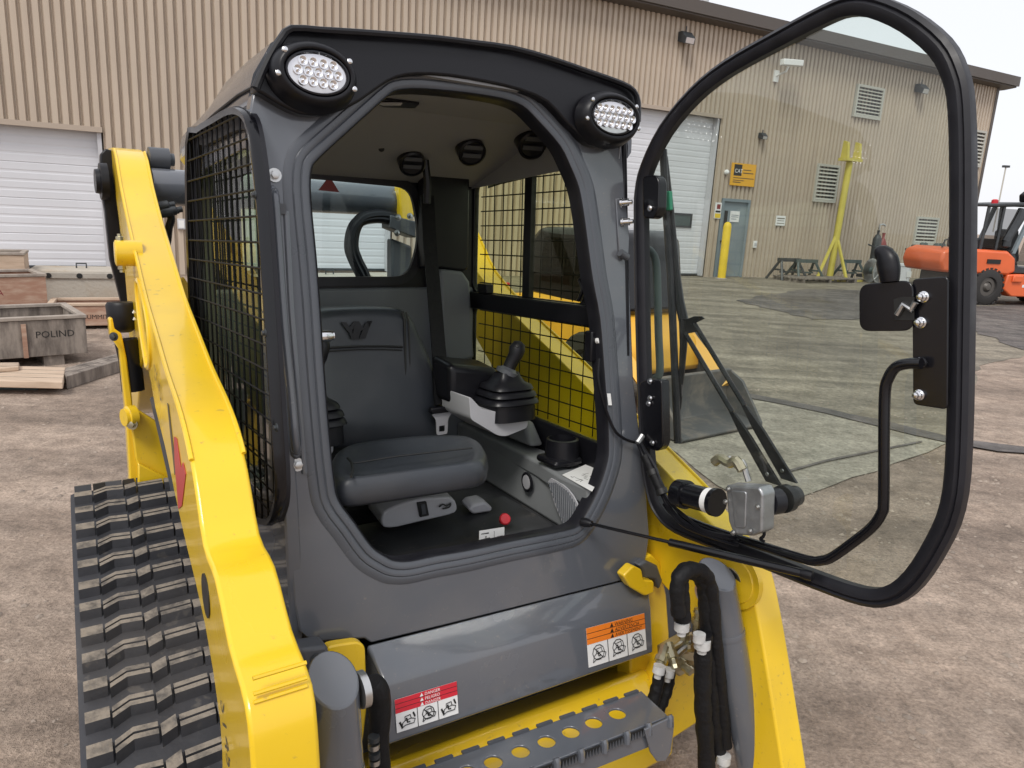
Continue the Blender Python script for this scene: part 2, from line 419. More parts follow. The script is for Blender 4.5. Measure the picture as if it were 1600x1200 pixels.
def sheet(name, pts, z, m):
    bm = bmesh.new(); vs = [bm.verts.new((p[0], p[1], z)) for p in pts]
    f = bm.faces.new(vs)
    if f.normal.z < 0: f.normal_flip()
    bm.normal_update()
    for f in bm.faces:
        if f.normal.z < 0: f.normal_flip()
    bmesh.ops.triangulate(bm, faces=bm.faces[:])
    me = bpy.data.meshes.new(name); bm.to_mesh(me); bm.free(); me.materials.append(MATS[m])
    o = bpy.data.objects.new(name, me); col.objects.link(o); o['kind'] = 'structure'; return o
def wobble(pts, n, amp):
    P = [V((p[0], p[1], 0)) for p in pts]; out = []
    for i in range(len(P)):
        a, b = P[i], P[(i + 1) % len(P)]; t = (b - a).normalized(); s = Vector((-t.y, t.x, 0)); L = (b - a).length; k = max(2, min(n, int(L / 0.25)))
        for j in range(k): out.append(a + (b - a) * (j / k) + s * (random.uniform(-amp, amp) if j else 0))
    return out
# the dirt: a sheet out to the horizon, finely uneven round the machine
bm = bmesh.new()
xs = [-900, -200, -60, -24] + [-12 + i * 0.5 for i in range(49)] + [14, 24, 60, 200, 900]
ys = [-900, -60, -10] + [-2 + i * 0.5 for i in range(41)] + [21, 30, 60, 200, 1500]
grid = [[bm.verts.new((x, y, 0)) for x in xs] for y in ys]
for j in range(len(ys) - 1):
    for i in range(len(xs) - 1): bm.faces.new((grid[j][i], grid[j][i + 1], grid[j + 1][i + 1], grid[j + 1][i]))
me = bpy.data.meshes.new('ground'); bm.to_mesh(me); bm.free(); me.materials.append(MATS['dirt'])
ground = bpy.data.objects.new('ground', me); col.objects.link(ground); ground['kind'] = 'structure'
yard_edge = [(-1.094, 7.673, 0.0), (0.61, 6.905, 0.0), (1.434, 6.149, 0.0), (2.068, 5.736, 0.0), (2.99, 5.84, 0.0), (3.438, 5.613, 0.0), (5.79, 9.111, 0.0), (7.013, 10.118, 0.0)]
yard = sheet('paved_yard', wobble(yard_edge + [(70, 16, 0), (120, 60, 0), (24, 48, 0), (-3.2, 15.6, 0)], 22, 0.05), 0.004, 'yard')
sheet('concrete_slab', wobble([(1.096, 5.192, 0.0), (1.39, 5.939, 0.0), (2.174, 6.71, 0.0), (2.81, 6.436, 0.0), (3.233, 6.015, 0.0), (3.56, 5.668, 0.0), (3.106, 5.274, 0.0), (2.053, 4.438, 0.0), (1.53, 3.96, 0.0), (1.295, 4.324, 0.0)], 10, 0.02), 0.008, 'slab')
sheet('asphalt_patch', wobble([(4.483, 15.231, 0.0), (7.305, 18.923, 0.0), (9.934, 19.651, 0.0), (10.356, 16.713, 0.0), (12.419, 18.316, 0.0), (11.358, 15.126, 0.0), (8.403, 11.06, 0.0), (7.322, 10.588, 0.0), (7.394, 11.292, 0.0), (7.98, 13.232, 0.0), (6.601, 13.339, 0.0), (5.121, 12.782, 0.0)], 14, 0.10), 0.012, 'wet_tar')
sheet('ground_crack', wobble([(1.957, 6.908, 0.0), (2.22, 6.867, 0.0), (2.81, 6.436, 0.0), (3.134, 6.15, 0.0), (3.5, 5.725, 0.0), (3.822, 5.584, 0.0), (4.203, 5.555, 0.0), (4.036, 5.314, 0.0), (3.691, 5.374, 0.0), (3.397, 5.541, 0.0), (3.027, 5.92, 0.0), (2.736, 6.252, 0.0), (2.167, 6.684, 0.0), (1.93, 6.801, 0.0)], 8, 0.035), 0.016, 'wet_tar')
sheet('slab_joint', [(1.817, 4.634, 0.0), (2.207, 4.926, 0.0), (3.197, 5.537, 0.0), (3.178, 5.502, 0.0), (2.19, 4.883, 0.0), (1.808, 4.596, 0.0)], 0.020, 'wet_tar')
# loose stones on the dirt
st = MB()
for i in range(5200):
    if i % 3: x, y = random.uniform(0.9, 4.2), random.uniform(1.6, 7.5)
    else: x, y = random.uniform(-5.5, -0.9), random.uniform(1.8, 8.5)
    if x > 0.9 and y < 2.6 - 0.2 * x: pass
    r = random.choice((0.004, 0.004, 0.005, 0.005, 0.006, 0.007, 0.009, 0.012, 0.017)); a = random.uniform(0, 6)
    ring = [(x + math.cos(a + k * 1.26) * r * random.uniform(0.7, 1.3), y + math.sin(a + k * 1.26) * r * random.uniform(0.7, 1.3), 0.001) for k in range(5)]
    st.add(ring + [(x + r * 0.2, y, r * random.uniform(0.5, 0.9))], [(k, (k + 1) % 5, 5) for k in range(5)])
mat('stone', (0.30, 0.245, 0.20), 0.9, noise=(3, 0.45))
stones = st.build('loose_stones', 'stone', None, smooth=0)
tag(stones, 'small loose stones scattered over the brown dirt', 'gravel', None, 'stuff')

# ================================================================ building
BLD = Matrix(((0.87183, -0.48981, 0, 5.4382), (0.48981, 0.87183, 0, 21.2041), (0, 0, 1, 0), (0, 0, 0, 1)))
bld = empty('workshop_building', 'long tan ribbed metal workshop building with dark eave and white garage doors', 'building', mw=BLD)
PITCH = 0.16
def ribbed(a, b, z0, z1):
    m = MB(); xs = []; x = math.floor(a / PITCH) * PITCH
    prof = [(0, 0), (0.086, 0), (0.100, 0.052), (0.116, 0.052), (0.121, 0.034), (0.127, 0.034), (0.132, 0.052), (0.146, 0.052)]
    raw = []
    while x < b + 2 * PITCH:
        raw += [(x + p, q) for p, q in prof]; x += PITCH
    def depth(s):
        for (p, q), (p2, q2) in zip(raw[:-1], raw[1:]):
            if p <= s <= p2: return q + (q2 - q) * (s - p) / (p2 - p)
        return 0.0
    pts = [(a, depth(a))] + [(p, q) for p, q in raw if a + 1e-4 < p < b - 1e-4] + [(b, depth(b))]
    m.loft([[(p, q, z0) for p, q in pts], [(p, q, z1) for p, q in pts]], ring_closed=False)
    return m
openings = [(-22.6, -14.92, 2.54), (-12.55, -9.45, 2.54), (-4.72, -0.22, 4.25), (0.12, 1.2, 2.18)]
edges = sorted({-26.0, 12.08} | {o[i] for o in openings for i in (0, 1)})
for a, b in zip(edges[:-1], edges[1:]):
    z0 = 0.0
    for o in openings:
        if a >= o[0] - 1e-6 and b <= o[1] + 1e-6: z0 = o[2]
    n = max(1, round((b - a) / 0.96))
    for i in range(n):
        ribbed(a + (b - a) * i / n, a + (b - a) * (i + 1) / n, z0, 6.5).build('wall_panel', 'wall_sheet', bld, smooth=0)
MB().box((-26, 0.30, 0), (12.0, 0.45, 6.4)).build('inner_wall', 'wall_trim', bld)
rf = MB().prism([(-26.3, -0.34, 6.48), (-26.3, -0.34, 6.76), (-26.3, 14, 8.0), (-26.3, 14, 7.7), (-26.3, 0.3, 6.44), (-26.3, 0.05, 6.44)], (38.85, 0, 0)).build('roof', 'eave', bld)
MB().box((-26.3, -0.40, 6.52), (12.6, -0.344, 6.82)).build('gutter', 'eave', rf)
MB().box((12.02, -0.02, 0), (12.16, 0.10, 6.44)).build('corner_trim', 'eave', bld)
MB().box((12.04, 0.12, 0), (12.14, 16, 6.4)).build('end_wall', 'wall_trim', bld)
MB().lathe((-0.1, 1.3, 6.8), (0, 0, 1), [(0, .1), (.80, .1), (.81, .16), (.92, .16), (.93, .02)], 12).build('vent_pipe', 'zinc', bld)
def garage(a, b, z0, z1, rows, win=None):
    g = bpy.data.objects.new('garage_door', None); col.objects.link(g); g.parent = bld
    h = (z1 - z0) / rows
    for k in range(rows):
        q = MB(); zb = z0 + h * k
        pr = [(0.326, zb + 0.001), (0.318, zb + 0.012)]
        for j in range(1, 4):
            zz = zb + h * j / 4; pr += [(0.318, zz - 0.03), (0.323, zz - 0.012), (0.323, zz + 0.012), (0.318, zz + 0.03)]
        pr += [(0.318, zb + h - 0.012), (0.326, zb + h - 0.001)]
        q.loft([[(a, y - 0.1, z) for y, z in pr], [(b, y - 0.1, z) for y, z in pr]], ring_closed=False)
        q.build('door_section', 'garage', g, smooth=0)
    for x0, x1 in ((a - 0.02, a + 0.05), (b - 0.05, b + 0.02)):
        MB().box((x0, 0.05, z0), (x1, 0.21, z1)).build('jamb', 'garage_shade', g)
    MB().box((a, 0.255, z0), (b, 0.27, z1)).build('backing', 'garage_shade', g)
    MB().box((a - 0.04, -0.02, z1 - 0.02), (b + 0.04, 0.06, z1 + 0.07)).build('lintel', 'wall_trim', g)
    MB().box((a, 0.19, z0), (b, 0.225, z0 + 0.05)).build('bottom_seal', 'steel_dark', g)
    if win:
        x0, x1, y0, y1 = win
        w = MB().plate([(x0 - .05, 0, y0 - .05), (x1 + .05, 0, y0 - .05), (x1 + .05, 0, y1 + .05), (x0 - .05, 0, y1 + .05)], [[(x0, 0, y0), (x1, 0, y0), (x1, 0, y1), (x0, 0, y1)]], (0, 0.03, 0))
        w.v = [(p[0], p[1] + 0.19, p[2]) for p in w.v]
        w.build('window_frame', 'steel_dark', g)
        MB().box((x0, 0.205, y0), (x1, 0.214, y1)).build('pane', 'steel_green', g)
    return g
garage(-22.5, -14.97, 0.08, 2.54, 4)
garage(-12.5, -9.5, 0.08, 2.54, 4)
garage(-4.66, -0.28, 0.03, 4.25, 7, (-1.38, -0.78, 1.38, 1.66))
def slat_louver(a, b, z0, z1, n):
    g = bpy.data.objects.new('wall_louver', None); col.objects.link(g); g.parent = bld
    MB().plate([(a - .07, -0.06, z0 - .07), (b + .07, -0.06, z0 - .07), (b + .07, -0.06, z1 + .07), (a - .07, -0.06, z1 + .07)], [[(a, -0.06, z0), (b, -0.06, z0), (b, -0.06, z1), (a, -0.06, z1)]], (0, 0.09, 0)).build('louver_frame', 'louver', g)
    MB().box((a, 0.0, z0), (b, 0.012, z1)).build('louver_backing', 'ink', g)
    h = (z1 - z0) / n
    for k in range(n):
        z = z0 + h * k
        MB().hexa([(a, -0.055, z + .01), (b, -0.055, z + .01), (b, -0.045, z + .0), (a, -0.045, z + .0), (a, -0.012, z + h * .56), (b, -0.012, z + h * .56), (b, -0.004, z + h * .50), (a, -0.004, z + h * .50)]).build('slat', 'louver', g)
slat_louver(5.0, 6.1, 4.88, 5.66, 8)
slat_louver(3.78, 4.62, 2.34, 3.3, 9)
slat_louver(8.93, 10.0, 1.2, 1.98, 7)
slat_louver(11.2, 11.78, 3.9, 4.95, 9)
# the blue-grey personnel door
pd = bpy.data.objects.new('entrance_door', None); col.objects.link(pd); pd.parent = bld
MB().box((0.2, 0.05, 0.02), (1.12, 0.10, 2.10)).build('door_leaf', 'door_blue', pd)
for q in (((0.12, -0.01, 0), (0.2, 0.12, 2.18)), ((1.12, -0.01, 0), (1.2, 0.12, 2.18)), ((0.2, -0.01, 2.10), (1.12, 0.12, 2.18))): MB().box(*q).build('door_frame', 'door_blue', pd)
MB().box((0.30, 0.04, 1.35), (0.42, 0.049, 1.85)).build('pane', 'ink', pd)
MB().lathe((0.27, 0.05, 1.0), (0, -1, 0), [(0, .03), (.03, .03), (.031, .015), (.06, .015), (.062, .035), (.09, .03)], 10).build('door_knob', 'steel_dark', pd)
MB().box((0.2, 0.0, 0.0), (1.12, 0.05, 0.03)).build('threshold', 'zinc', pd)
BX, BZ = BLD.to_3x3() @ Vector((1, 0, 0)), Vector((0, 0, 1))
def wall_sign(name, a, b, z0, z1, m, label, y=-0.03, lines=()):
    s = empty(name, label, 'sign', mw=BLD @ Matrix.Translation((a, y, z0)))
    W, Hh = b - a, z1 - z0
    MB().box((0, 0, 0), (W, 0.02, Hh)).build('sign_board', m, s)
    for (x0, x1, q0, q1, mm) in lines: MB().box((x0 * W, -0.003, q0 * Hh), (x1 * W, -0.0005, q1 * Hh)).build('print_bar', mm, s)
    return s
cs = wall_sign('wall_sign', 0.28, 1.2, 2.54, 3.14, 'sign_yellow', 'yellow company sign with black square on the tan wall above the blue-grey door', -0.05, [(0.10, 0.42, 0.44, 0.94, 'ink'), (0.48, 0.9, 0.56, 0.6, 'arm_ink'), (0.48, 0.80, 0.70, 0.735, 'arm_ink'), (0.1, 0.95, 0.33, 0.36, 'arm_ink'), (0.1, 0.42, 0.13, 0.17, 'arm_ink'), (0.1, 0.55, 0.22, 0.25, 'arm_ink')])
text('sign_lettering', 'CAT', (0.115, -0.004, 0.34), (1, 0, 0), (0, 0, 1), 0.155, 'white', cs, 0.001)
wall_sign('door_notice', 0.52, 0.86, 1.55, 1.85, 'white', 'white notice with blue lines on the blue-grey door', 0.03, [(.1, .9, .6, .66, 'door_blue'), (.1, .9, .44, .5, 'door_blue'), (.1, .7, .24, .3, 'door_blue')])
wall_sign('wall_notice', 2.28, 2.66, 1.52, 1.8, 'white', 'small white notice alone on the tan wall right of the blue-grey door', -0.03, [(.1, .9, .68, .78, 'arm_ink'), (.12, .86, .46, .52, 'arm_ink'), (.1, .9, .2, .26, 'arm_ink')])
wall_sign('warning_sign', -0.14, 0.09, 1.62, 2.05, 'white', 'white and yellow warning sign on the wall above the yellow bollard', -0.03, [(.06, .94, .04, .32, 'bollard_yellow'), (.1, .9, .38, .5, 'ink'), (.25, .8, .6, .9, 'cart_red')])
def wall_lamp(s, z, label, sc=1.0):
    l = empty('wall_lamp', label, 'lamp', 'lamps on the workshop wall', mw=BLD @ Matrix.Translation((s, 0, z)))
    MB().prism([(-.16 * sc, 0, .2 * sc), (-.16 * sc, -.14 * sc, .2 * sc), (-.16 * sc, -.3 * sc, .04 * sc), (-.16 * sc, -.26 * sc, -.1 * sc), (-.16 * sc, 0, -.02 * sc)], (.32 * sc, 0, 0)).build('housing', 'steel_dark', l)
    MB().hexa([(-.13 * sc, -.292 * sc, .03 * sc), (.13 * sc, -.292 * sc, .03 * sc), (.13 * sc, -.267 * sc, -.08 * sc), (-.13 * sc, -.267 * sc, -.08 * sc), (-.13 * sc, -.31 * sc, .035 * sc), (.13 * sc, -.31 * sc, .035 * sc), (.13 * sc, -.275 * sc, -.09 * sc), (-.13 * sc, -.275 * sc, -.09 * sc)]).build('lamp_glass', 'lens', l)
    MB().tube([(0, -.1 * sc, .2 * sc), (0, -.1 * sc, .34 * sc)], .015, 6).build('conduit', 'steel_dark', l)
wall_lamp(-1.85, 5.92, 'wall lamp under the eave left of the open cab door')
wall_lamp(7.8, 5.85, 'wall lamp right of the upper louver, seen through the open door glass')
wall_lamp(1.27, 3.88, 'small dark lamp on the wall above the yellow sign', 0.6)
cc = empty('wall_floodlight', 'white floodlight on a bracket high on the tan wall', 'camera', mw=BLD @ Matrix.Translation((1.55, 0, 5.72)))  # a floodlight on the wall, modelled in a camera's shape
MB().box((-.09, -.04, -.35), (.09, 0, -.05)).build('wall_plate', 'white', cc)
MB().tube([(0, -.02, -.2), (0, -.35, -.12), (0.02, -.4, 0.02)], .03, 8).build('bracket', 'white', cc)
MB().prism([(-.25, -.48, 0), (-.25, -.32, 0), (-.25, -.32, .16), (-.25, -.48, .16)], (.75, 0, .06)).build('floodlight_body', 'white', cc, 0.02)
ex = empty('electric_box', 'small white electric box on the wall right of the blue-grey door', 'box', mw=BLD @ Matrix.Translation((1.55, 0, 0.95)))
MB().box((-.06, -.05, -.1), (.06, 0, .1)).build('box_body', 'white', ex, 0.01); MB().box((-.05, -.056, -.04), (.05, -.05, .04)).build('cover', 'garage_shade', ex)
ex = empty('electric_box', 'small pale outlet box low on the wall behind the left lift arm', 'box', mw=BLD @ Matrix.Translation((-13.704, 0, 0.962)))
MB().box((-.07, -.05, -.1), (.07, 0, .1)).build('box_body', 'garage_shade', ex, 0.01); MB().box((-.05, -.056, -.07), (.05, -.05, .07)).build('cover', 'white', ex)
lp = empty('door_bell', 'white round bell beside the yellow sign', 'bell', mw=BLD @ Matrix.Translation((0.13, 0, 2.87)))
MB().lathe((0, 0, 0), (0, -1, 0), [(0, .07), (.05, .07), (.09, .04), (.1, .01)], 12).build('bell_cap', 'white', lp); MB().box((-.05, -.02, -.05), (.05, 0, .05)).build('base', 'louver', lp)

# ================================================================ yard objects by the wall
def at_wall(s, out, z=0): return BLD @ Vector((s, -out, z))
bo = empty('bollard', 'yellow steel bollard beside the blue-grey door', 'bollard', mw=BLD @ Matrix.Translation((-0.02, -0.45, 0)))
MB().lathe((0, 0, 0), (0, 0, 1), [(0, .11), (1.42, .11), (1.5, .09), (1.54, .04), (1.55, .005)], 16).build('post', 'bollard_yellow', bo)
MB().lathe((0, 0, 0), (0, 0, 1), [(0, .17), (.02, .17), (.03, .115)], 16).build('base_ring', 'concrete', bo)
sp = empty('steel_stand', 'tall yellow steel post stand with forked top and braced base', 'stand', mw=BLD @ Matrix.Translation((4.05, -0.75, 0)))
MB().tube([(0, 0, 0.03), (0.12, 0, 3.45)], .095, 12).build('post', 'stand_yellow', sp)
for q in ((-.62, -.05), (.35, .3), (.2, -.45)): MB().tube([(q[0], q[1], .04), (0.03, 0, 1.35)], .05, 6).build('brace', 'stand_yellow', sp)
for a, b in (((-.7, -.1, 0), (.3, .05, .06)), ((-.1, -.5, 0), (.9, -.36, .06))): MB().box(a, b).build('base_bar', 'stand_yellow', sp)
MB().box((-.2, -.15, 3.44), (.48, .15, 3.52)).build('head_plate', 'stand_yellow', sp)
for x in (-.16, .36): MB().prism([(x, -.12, 3.52), (x, .12, 3.52), (x, .09, 4.0), (x, -.06, 3.95)], (.09, 0, 0)).build('fork_ear', 'stand_yellow', sp)
def trestle(s, out, w, h, m, label, lean=0.18):
    t = empty('steel_trestle', label, 'trestle', 'low steel trestles along the wall', mw=BLD @ Matrix.Translation((s, -out, 0)))
    MB().box((-w / 2, -.06, h - .1), (w / 2, .06, h)).build('top_rail', m, t)
    for x in (-w / 2 + .08, w / 2 - .08):
        for y in (-1, 1): MB().tube([(x + (lean if x > 0 else -lean), y * .3, 0), (x, y * .03, h - .08)], .04, 5).build('leg', m, t)
        MB().box((x - .02, -.17, h * .42), (x + .02, .17, h * .5)).build('spreader', m, t)
    MB().box((-w / 2 + .1, -.02, h * .32), (w / 2 - .1, .02, h * .4)).build('stretcher', m, t)
trestle(2.4, 0.6, 0.85, 0.62, 'steel_dark', 'dark steel trestle at the left end, nearest the blue-grey door')
trestle(3.05, 0.65, 0.9, 0.60, 'steel_green', 'greenish steel trestle just left of the yellow stand')
trestle(5.0, 0.7, 0.8, 0.62, 'steel_green', 'greenish steel trestle just right of the yellow stand')
pl_ = empty('pallet', 'flat worn wooden pallet under the trestles by the wall', 'pallet', mw=BLD @ Matrix.Translation((3.0, -1.05, 0)))
for k in range(5): MB().box((-1.1, -.5 + k * .22, .1), (1.4, -.34 + k * .22, .13)).build('slat', 'wood_old', pl_)
for k in range(3): MB().box((-1.05 + k * 1.1, -.5, .0), (-.95 + k * 1.1, .54, .1)).build('bearer', 'wood_old', pl_)
gc = empty('welding_cart', 'dark red gas bottle cart against the tan wall', 'cart', mw=BLD @ Matrix.Translation((5.75, -0.9, 0)))
MB().lathe((.02, 0, .22), (0, 0, 1), [(0, .13), (1.05, .13), (1.18, .07), (1.2, .04), (1.32, .04)], 14).build('gas_bottle', 'steel_dark', gc)
MB().lathe((.36, .05, .22), (0, 0, 1), [(0, .13), (.9, .13), (1.05, .07), (1.1, .035), (1.25, .05)], 14).build('gas_bottle', 'cart_red', gc)
for x in (-.22, .2, .55): MB().tube([(x, -.2, .12), (x, -.2, 1.0), (x, .1, 1.1)], .025, 6).build('rail', 'cart_red' if x == .2 else 'steel_dark', gc)
MB().box((-.3, -.25, .1), (.62, .3, .2)).build('deck', 'steel_dark', gc)
MB().tube([(-.05, -.05, 1.55), (-.05, -.05, 1.7), (.1, -.05, 1.72), (.22, -.05, 1.68)], .03, 6).build('regulator', 'zinc', gc)
for x in (-.2, .5): MB().lathe((x, -.3, .14), (0, -1, 0), [(0, .14), (.07, .14), (.071, .05), (.09, .05)], 14).build('wheel', 'tyre', gc)
hr = empty('hose_reel', 'pale metal hose reel on the ground in front of the gas bottle cart', 'reel', mw=BLD @ Matrix.Translation((5.1, -1.5, 0)))
for y in (-.16, .16): MB().lathe((0, y, .36), (0, 1, 0), [(0, .36), (.02, .36), (.021, .30), (.0, .30)], 20).build('reel_ring', 'zinc', hr)
for k in range(4): MB().tube([(math.cos(k * .785) * .34, -.16, .36 + math.sin(k * .785) * .34), (-math.cos(k * .785) * .34, -.16, .36 - math.sin(k * .785) * .34)], .018, 5).build('spoke', 'zinc', hr)
MB().lathe((0, -.16, .36), (0, 1, 0), [(0, .1), (.32, .1)], 12).build('drum', 'steel_green', hr)
bk = empty('plastic_drum', 'white plastic drum standing behind the door latch', 'drum', mw=BLD @ Matrix.Translation((5.6, -2.0, 0)))
MB().lathe((0, 0, 0), (0, 0, 1), [(0, .2), (.02, .22), (.55, .23), (.56, .25), (.62, .25), (.63, .2)], 18).build('drum_body', 'garage', bk)
MB().box((-.1, -.236, .25), (.1, -.226, .42)).build('drum_label', 'white', bk)
tb = empty('metal_table', 'white steel frame table with cluttered dark top left of the forklift', 'table', mw=BLD @ Matrix.Translation((6.9, -2.0, 0)))
MB().box((-.75, -.4, 1.0), (.9, .4, 1.06)).build('table_top', 'steel_dark', tb)
for x in (-.68, .82):
    for y in (-.35, .35): MB().tube([(x - .08, y, 0), (x, y, 1.0)], .035, 6).build('leg', 'white', tb)
MB().box((-.7, -.37, .9), (.85, -.33, .99)).build('apron', 'white', tb); MB().box((-.7, -.37, .4), (.85, -.33, .47)).build('rail', 'white', tb)
cl = empty('parts_tray', 'dark tray of loose iron parts on the white metal table', 'tray', mw=BLD @ Matrix.Translation((6.9, -2.0, 1.06)))
MB().box((-.65, -.3, .002), (.8, .3, .10)).build('tray_base', 'steel_dark', cl, .02)
for k in range(6): MB().lathe((-.5 + k * .22, random.uniform(-.2, .2), .1), (random.uniform(-.3, .3), .2, 1), [(0, .08), (.07, .07), (.1, .03)], 8).build('iron_part', 'steel_green', cl)
# ---------------------------------------------------------------- forklift
fk = empty('forklift', 'orange forklift with grey glazed cab, cut off by the right edge', 'forklift', loc=(11.2, 17.95, 0), rz=math.radians(14))
def fbox(n, a, b, m, bev=0.03, par=None): return MB().box(a, b).build(n, m, par or fk, bev)
def side_prism(n, poly, y0, y1, m, bev=0.03, par=None): return MB().prism([(x, y0, z) for x, z in poly], (0, y1 - y0, 0)).build(n, m, par or fk, bev)
side_prism('counterweight', [(-1.9, .72), (-2.0, .95), (-1.95, 1.18), (-1.7, 1.27), (-.2, 1.25), (.05, 1.1), (.12, .78), (-.1, .70), (-1.2, .70)], -.6, .6, 'fork_orange', .06)
side_prism('chassis_side', [(-.15, .38), (-.1, .72), (.2, .74), (2.2, .74), (2.2, .22), (.1, .22)], -.62, .62, 'fork_orange')
fbox('bonnet_louver', (-.75, -.618, .95), (-.38, -.601, 1.05), 'ink', 0)
fbox('step_plate', (.02, -.68, .55), (.28, -.621, .72), 'fork_orange')
fbox('chassis_decal', (.35, -.626, .44), (.62, -.621, .5), 'white', 0); fbox('chassis_decal', (1.0, -.626, .95), (1.3, -.621, 1.0), 'white', 0)
fbox('battery_floor', (-1.5, -.5, .3), (1.8, .5, .7), 'steel_dark')
def wheel(x, y, r, w):
    t = MB().lathe((x, y, r), (0, -1, 0), [(0, r * .55), (0, r * .9), (w * .12, r), (w * .88, r), (w, r * .9), (w, r * .55), (w * .8, r * .5)], 24).build('wheel', 'tyre', fk)
    lug = MB()
    for k in range(22):
        a = k * 2 * math.pi / 22; c, s_ = math.cos(a), math.sin(a)
        for sg in (0, 1):
            a2 = a + sg * .14; c, s_ = math.cos(a2), math.sin(a2); y0 = y - w * (.05 + .5 * sg)
            lug.hexa([(x + c * rr - s_ * tt, yy, r + s_ * rr + c * tt) for rr in (r * .97, r * 1.05) for tt, yy in ((-.035, y0), (.035, y0), (.035, y0 - w * .42), (-.035, y0 - w * .42))])
    lug.build('tyre_lugs', 'tyre', t)
    MB().lathe((x, y - w * .7, r), (0, -1, 0), [(0, r * .53), (w * .15, r * .5), (w * .16, r * .3), (w * .05, r * .28), (w * .3, r * .16), (w * .32, .02)], 20).build('rim', 'rim', t)
wheel(-.58, -.34, .42, .28); wheel(-.58, .62, .42, .28); wheel(1.9, -.34, .42, .28); wheel(1.9, .62, .42, .28)
cabf = side_prism('cab_floor', [(-.1, 1.25), (.1, .76), (2.0, .76), (2.0, .86), (.2, .9), (0, 1.27)], -.55, .55, 'steel_dark', .01)
for (x0, z0), (x1, z1) in (((-.05, 1.2), (.3, 2.28)), ((1.9, .8), (1.55, 2.28)), ((.62, .8), (.5, 2.28))):
    for y in (-.53, .53): MB().prism([(x0, y - .03, z0), (x0 + .09, y - .03, z0), (x1 + .09, y - .03, z1), (x1, y - .03, z1)], (0, .06, 0)).build('cab_post', 'door_blue', fk)
side_prism('cab_roof', [(-.95, 2.2), (-.95, 2.26), (.3, 2.36), (1.8, 2.36), (1.8, 2.28), (.3, 2.28)], -.58, .58, 'steel_dark', .02)
for x in (-.92, -.5): MB().tube([(x, -.52, 1.25), (x + .02, -.52, 2.22)], .035, 6).build('roof_post', 'steel_dark', fk)
for y in (-.52, .52): MB().tube([(-.92, y, 2.22), (.3, y, 2.3)], .04, 6).build('roof_rail', 'steel_dark', fk)
MB().prism([(.1, -.56, .95), (1.85, -.56, .95), (1.55, -.56, 2.26), (.38, -.56, 2.26)], (0, .008, 0)).build('side_window', 'forklift_glass', fk)
MB().prism([(-.9, -.52, 1.3), (-.15, -.52, 1.3), (.12, -.52, 2.18), (-.9, -.52, 2.18)], (0, .008, 0)).build('rear_window', 'forklift_glass', fk)
side_prism('seat_back', [(.2, 1.0), (.55, 1.0), (.35, 1.75), (.15, 1.7)], -.25, .25, 'steel_dark', .05)
MB().tube([(-.25, -.5, 1.45), (.0, -.5, 1.98), (.05, -.5, 2.2)], [.10, .11, .09], 8).build('exhaust_stack', 'steel_dark', fk)
MB().lathe((-.22, -.5, 1.32), (0, 0, 1), [(0, .05), (.03, .1), (.2, .1), (.24, .04)], 10).build('air_cleaner', 'steel_dark', fk)
fbox('engine_box', (-1.0, -.4, 1.26), (-.25, .4, 1.5), 'steel_dark', .04)
MB().tube([(-1.75, -.3, 1.26), (-1.7, -.3, 1.42), (-1.55, -.3, 1.46), (-1.4, -.3, 1.3)], .02, 6).build('lifting_loop', 'steel_dark', fk)
MB().lathe((-.55, -.3, 2.26), (0, 0, 1), [(0, .07), (.1, .07), (.12, .04)], 10).build('beacon', 'red', fk)
side_prism('roof_lamp', [(.32, 2.36), (.55, 2.36), (.55, 2.5), (1.7, 2.52), (1.7, 2.6), (.4, 2.62), (.28, 2.52)], -.45, -.1, 'black_plastic', .03)
fbox('mast', (2.1, -.35, .1), (2.25, .35, 2.9), 'steel_dark')
# ---------------------------------------------------------------- far radio mast
fm = empty('radio_mast', 'thin distant radio mast against the white sky', 'mast', loc=(92.715, 150.0, 6.054))
MB().tube([(0, 0, -4), (0, 0, 8.2)], .13, 6).build('pole', 'louver', fm); MB().box((-.6, -.3, 8.2), (.6, .3, 8.6)).build('mast_head', 'steel_dark', fm)

# ---------------------------------------------------------------- crates, blocks and timber on the left
def wpt(p): return Vector((p[0], p[1], 0))
def crate(name, label, a, b, depth, z0, z1, m, rim, boards=4, wall=0.03, group='wooden crates on the dirt'):
    """open wooden box: a-b is its front lower edge seen from the camera"""
    a, b = wpt(a), wpt(b); x = (b - a).normalized(); y = Vector((-x.y, x.x, 0)); L = (b - a).length
    o = empty(name, label, 'crate', group, mw=Matrix(((x.x, y.x, 0, a.x), (x.y, y.y, 0, a.y), (0, 0, 1, z0), (0, 0, 0, 1))))
    h = z1 - z0; bh = h / boards
    for k in range(boards):
        z = bh * k
        for q in (((0, 0, z + .003), (L, wall, z + bh - .003)), ((0, depth - wall, z + .003), (L, depth, z + bh - .003))): MB().box(*q).build('board', m, o, .004)
        for q in (((0, wall + .001, z + .003), (wall, depth - wall - .001, z + bh - .003)), ((L - wall, wall + .001, z + .003), (L, depth - wall - .001, z + bh - .003))): MB().box(*q).build('board', m, o, .004)
    MB().box((wall, wall, .0), (L - wall, depth - wall, .02)).build('floor_board', m, o)
    for q in (((-.01, -.012, h), (L + .01, .05, h + .03)), ((-.01, depth - .05, h), (L + .01, depth + .012, h + .03)), ((-.01, .051, h), (.05, depth - .051, h + .03)), ((L - .05, .051, h), (L + .01, depth - .051, h + .03))): MB().box(*q).build('rim_board', rim, o, .004)
    return o, L
c1, L1 = crate('open_crate', 'long weathered grey open crate with hand lettering, nearest of the crates', (-5.224, 5.516, 0.06), (-3.917, 6.674, 0.06), 0.85, 0.09, 0.42, 'wood_old', 'wood_rim', 1)
